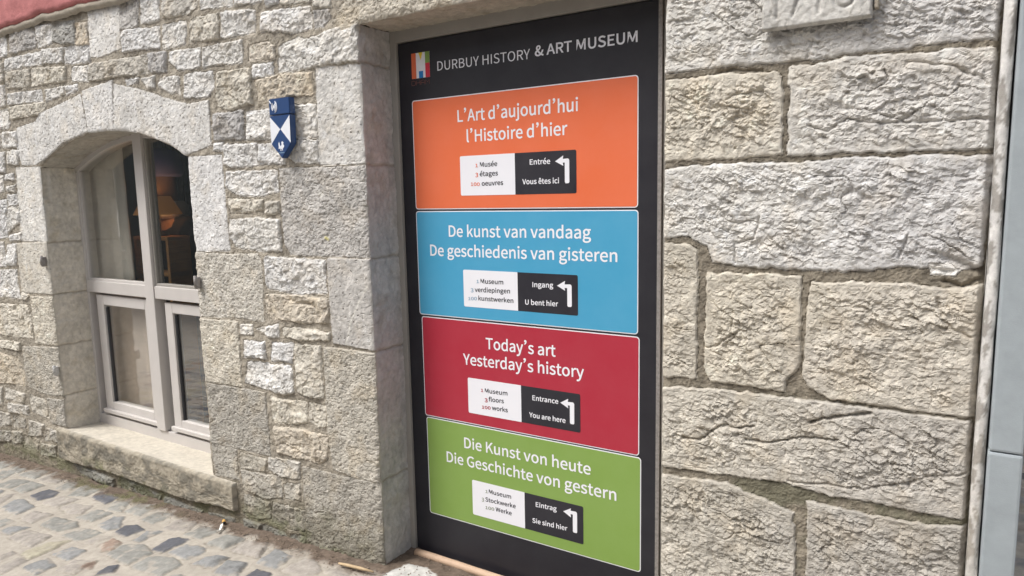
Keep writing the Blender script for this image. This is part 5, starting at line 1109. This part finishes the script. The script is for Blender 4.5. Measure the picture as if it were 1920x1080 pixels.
def ground():
    far = np.array([9, 12, 20, 40, 90, 200.])
    xs = cat(-far[::-1]-1, np.array([-10, -7.2]), lin(-7.2, -5.6, .02), lin(-5.6, -1.9, .006), lin(-1.9, -1.2, .008), lin(-1.2, 1.6, .02), np.array([1.6, 3]), far)
    ys = cat(-far[::-1], np.array([-9, -4.6]), lin(-4.6, -1.05, .03), lin(-1.05, .20, .0058), lin(.20, 4.2, .025), np.array([4.2, 6]), far)
    GX, GY = np.meshgrid(xs, ys, indexing='ij'); X = GX.ravel(); Y = GY.ravel()
    wx = .008*fbm(X, Y, .05, 3, 151)+.003*perlin(X/.015, Y/.015, 154); wy = .007*fbm(X+5, Y, .05, 3, 152)+.003*perlin(X/.015, Y/.015, 155)
    H = .003*fbm(X, Y, .10, 4, 153)+.010*fbm(X, Y, .7, 2, 156)
    C = np.array((.375, .342, .295))*(1+.16*fbm(X, Y, .3, 3, 157)+.14*fbm(X, Y, .04, 4, 158))[:, None]
    R = np.random.RandomState(9)
    for c, P in allc:
        P = np.array(P); rj = R.rand(6); x0, y0 = P.min(0)-.02; x1, y1 = P.max(0)+.02
        idx = np.nonzero((X > x0) & (X < x1) & (Y > y0) & (Y < y1))[0]
        if not len(idx): continue
        x = X[idx]; y = Y[idx]; cen = P.mean(0); q = (P-cen)*1.14+cen
        sd = poly_sd(q, x+wx[idx], y+wy[idx]); t = np.clip(sd/.028, 0, 1); dome = np.sqrt(np.clip(1-(1-t)**2, 0, 1))
        h = dome*.008*(.7+.6*rj[0])-.001+.003*facet(x+rj[1], y+rj[2], .04, 161, 7)+.0015*fbm(x, y, .015, 3, 162)+(rj[3]-.5)*.04*(y-cen[1])
        sand = sstep(.1, .5, fbm(x+rj[4]*7, y, .06, 3, 163)+.12*(1-t))*.75
        m = sstep(.000, .006, sd)*(1-sand*(1 if c not in 'df' else .2))
        H[idx] = np.where(sd > 0, H[idx]+h*(1-sand*.3), H[idx])-.0035*np.exp(-(sd/.004)**2)*(1-sand)
        rim = (np.exp(-((sd+.001)/.004)**2)*sstep(-.1, .3, fbm(x, y+rj[3]*5, .05, 3, 166)))[:, None]*.55
        C[idx] = C[idx]*(1-rim)+np.array((.15, .13, .10))*rim
        cc = np.array(CPAL[c])*(.9+.2*rj[5])*(1+.24*fbm(x, y+rj[1]*4, .035, 3, 164)+.18*fbm(x, y, .009, 2, 165))[:, None]
        C[idx] = C[idx]*(1-m[:, None])+np.clip(cc, .03, .6)*m[:, None]
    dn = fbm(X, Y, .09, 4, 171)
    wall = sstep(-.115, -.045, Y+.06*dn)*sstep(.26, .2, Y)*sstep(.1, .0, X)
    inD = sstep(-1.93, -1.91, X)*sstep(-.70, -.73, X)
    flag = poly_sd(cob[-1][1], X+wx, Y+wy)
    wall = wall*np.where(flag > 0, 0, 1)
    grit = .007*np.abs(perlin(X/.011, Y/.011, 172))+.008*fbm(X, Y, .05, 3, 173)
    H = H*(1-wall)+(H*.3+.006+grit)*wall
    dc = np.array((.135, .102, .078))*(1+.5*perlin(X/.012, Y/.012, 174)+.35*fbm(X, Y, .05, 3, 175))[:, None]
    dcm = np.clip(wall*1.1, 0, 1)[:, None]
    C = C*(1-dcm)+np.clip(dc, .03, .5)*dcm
    gm = sstep(.1, .5, fbm(X, Y, .12, 3, 176)+.1)*wall*np.exp(-((X+3.9)/.5)**2)*.7
    C = C*(1-gm[:, None])+np.array((.12, .13, .05))*gm[:, None]
    Z = gbase(np.maximum(X, -9))+H
    cx = (X.reshape(GX.shape)); cy = Y.reshape(GX.shape)
    a = cx[:-1, :-1]; b_ = cy[:-1, :-1]; a2 = cx[1:, 1:]
    keep = ~((a2 < -.02) & (a > -6.9) & (b_ > .3) & (b_ < 4.1))
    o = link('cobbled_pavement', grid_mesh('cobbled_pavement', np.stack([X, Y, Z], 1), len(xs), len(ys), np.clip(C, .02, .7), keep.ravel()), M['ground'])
    tag(o, 'cobbled street of grey and blue stones in pale sand', 'pavement', kind='structure')
ground()

# small things on the ground
g0 = gbase
rod = bmesh.new(); tube_into(rod, [(-1.862, .150, .012), (-1.80, .150, .015), (-1.5, .147, .016), (-1.1, .150, .018), (-.80, .150, .018)], .0155, 14)
tag(link('foam_rod', bm_mesh('foam_rod', rod, True), M['rod']), 'beige round rod lying along the foot of the sign', 'rod')
butt = empty('cigarette_butt', (-2.90, -.04, -.035)); tag(butt, 'crushed orange cigarette filter beside a white paper scrap at the wall foot', 'litter')
bm = bmesh.new(); tube_into(bm, [(-2.912, -.034, -.026), (-2.902, -.040, -.025), (-2.893, -.046, -.026)], .0085, 10); link('filter', bm_mesh('filter', bm, True), M['butt_f'], butt)
bm = bmesh.new(); tube_into(bm, [(-2.8925, -.0465, -.026), (-2.889, -.049, -.027)], .0078, 10, [1, .8]); link('ash_end', bm_mesh('ash_end', bm, True), M['darkbox'], butt)
bm = bmesh.new(); prev = None
for i in range(7):
    t_ = i/6; x = -2.885+.045*t_; y = -.065-.050*t_+.006*math.sin(t_*5); w = .0045*math.sin(math.pi*min(1, .15+t_*.8)); zz = -.028+.008*math.sin(t_*7)
    a, b_ = bm.verts.new((x-w, y-w, zz)), bm.verts.new((x+w, y+w, zz+.006))
    if prev: bm.faces.new((prev[0], a, b_, prev[1]))
    prev = (a, b_)
o = link('paper_scrap', bm_mesh('paper_scrap', bm), M['paper']); md = o.modifiers.new('s', 'SOLIDIFY'); md.thickness = .0015
tag(o, 'crumpled white paper scrap lying next to the orange filter', 'litter')
bm = bmesh.new(); tube_into(bm, [(-2.075, -.088, .016), (-2.02, -.083, .019), (-1.96, -.078, .021), (-1.90, -.070, .020)], .0065, 8, [.7, 1, 1, .5])
tag(link('wooden_stick', bm_mesh('wooden_stick', bm, True), M['twig']), 'pale wooden stick lying against the corner block beside the doorway', 'stick')
bm = bmesh.new(); R = random.Random(31)
for i in range(1500):
    x = R.uniform(-5.6, -1.2); y = R.gauss(-.055, .03)
    if -1.9 < x < -.75: y = R.uniform(-.05, .14)
    elif y > -.03: continue
    r = R.uniform(.0015, .0045); zz = float(gbase(np.array(x)))+.010
    v = [bm.verts.new((x+r*R.uniform(.6, 1.3)*math.cos(a), y+r*R.uniform(.6, 1.3)*math.sin(a), zz)) for a in (0, 1.6, 3.2, 4.7)]; tp = bm.verts.new((x, y, zz+r*R.uniform(.6, 1.2)))
    for k in range(4): bm.faces.new((v[k], v[(k+1) % 4], tp))
tag(link('grit', bm_mesh('grit', bm), plain('grit', (.22, .175, .13), .95, .6, 60)), 'brown grit and crumbs gathered along the foot of the wall', 'grit', kind='stuff')

# ------------------------------------------------------------------ the house across the street (seen in the window panes, closes the street)
M['pale_render'] = plain('pale_render', (.74, .71, .66), .9, .1, 3)
M['slate'] = plain('slate_roof', (.07, .075, .085), .6, .3, 8)
M['door_paint'] = plain('dark_door', (.05, .06, .06), .5)
opp = empty('opposite_house', (-5, -6.2, -.2)); tag(opp, 'pale rendered house across the street mirrored in the window panes', 'house')
boxes('wall', [(-15.9, 6, -10.5, -6.2, -1, 4.6)], M['pale_render'], opp, 0)
bm = bmesh.new(); v = [bm.verts.new(p) for p in ((-16.2, -5.9, 4.61), (6.3, -5.9, 4.61), (6.3, -10.8, 4.61), (-16.2, -10.8, 4.61), (-16.2, -8.3, 6.4), (6.3, -8.3, 6.4))]
for f in ((0, 1, 5, 4), (2, 3, 4, 5), (0, 4, 3), (1, 2, 5), (0, 3, 2, 1)): bm.faces.new([v[i] for i in f])
link('roof', bm_mesh('roof', bm), M['slate'], opp)
for x in (-10.6, -8.2, -5.8, -1.0, 1.4, 3.8):
    for zz in (.7, 3.0):
        w = boxes('house_window', [(x-.5, x+.5, -6.19, -6.15, zz, zz+1.3)], M['frame'], opp, .01); boxes('house_pane', [(x-.43, x+.43, -6.16, -6.145, zz+.07, zz+1.23)], M['darkbox'], w, 0)
boxes('house_door', [(-3.9, -2.9, -6.19, -6.14, -.25, 2.0)], M['door_paint'], opp, .01)
boxes('reflection_blocker', [(-15.8, -14.42, -6.19, -6.12, -.8, 3.6), (-14.40, -12.9, -6.19, -6.12, -.8, 3.6)], M['door_paint'], opp, .01)  # unseen dark gate, added to keep the right panes' reflection dark
alley = empty('alley_house', (3, 7, 0)); tag(alley, 'grey rendered house closing the side alley', 'house')
boxes('wall', [(-.5, 9, 9.0, 11, -.3, 6)], M['pale_render'], alley, 0); boxes('house_window', [(2.0, 3.0, 8.94, 8.99, 1.2, 2.6)], M['darkbox'], alley, .01)
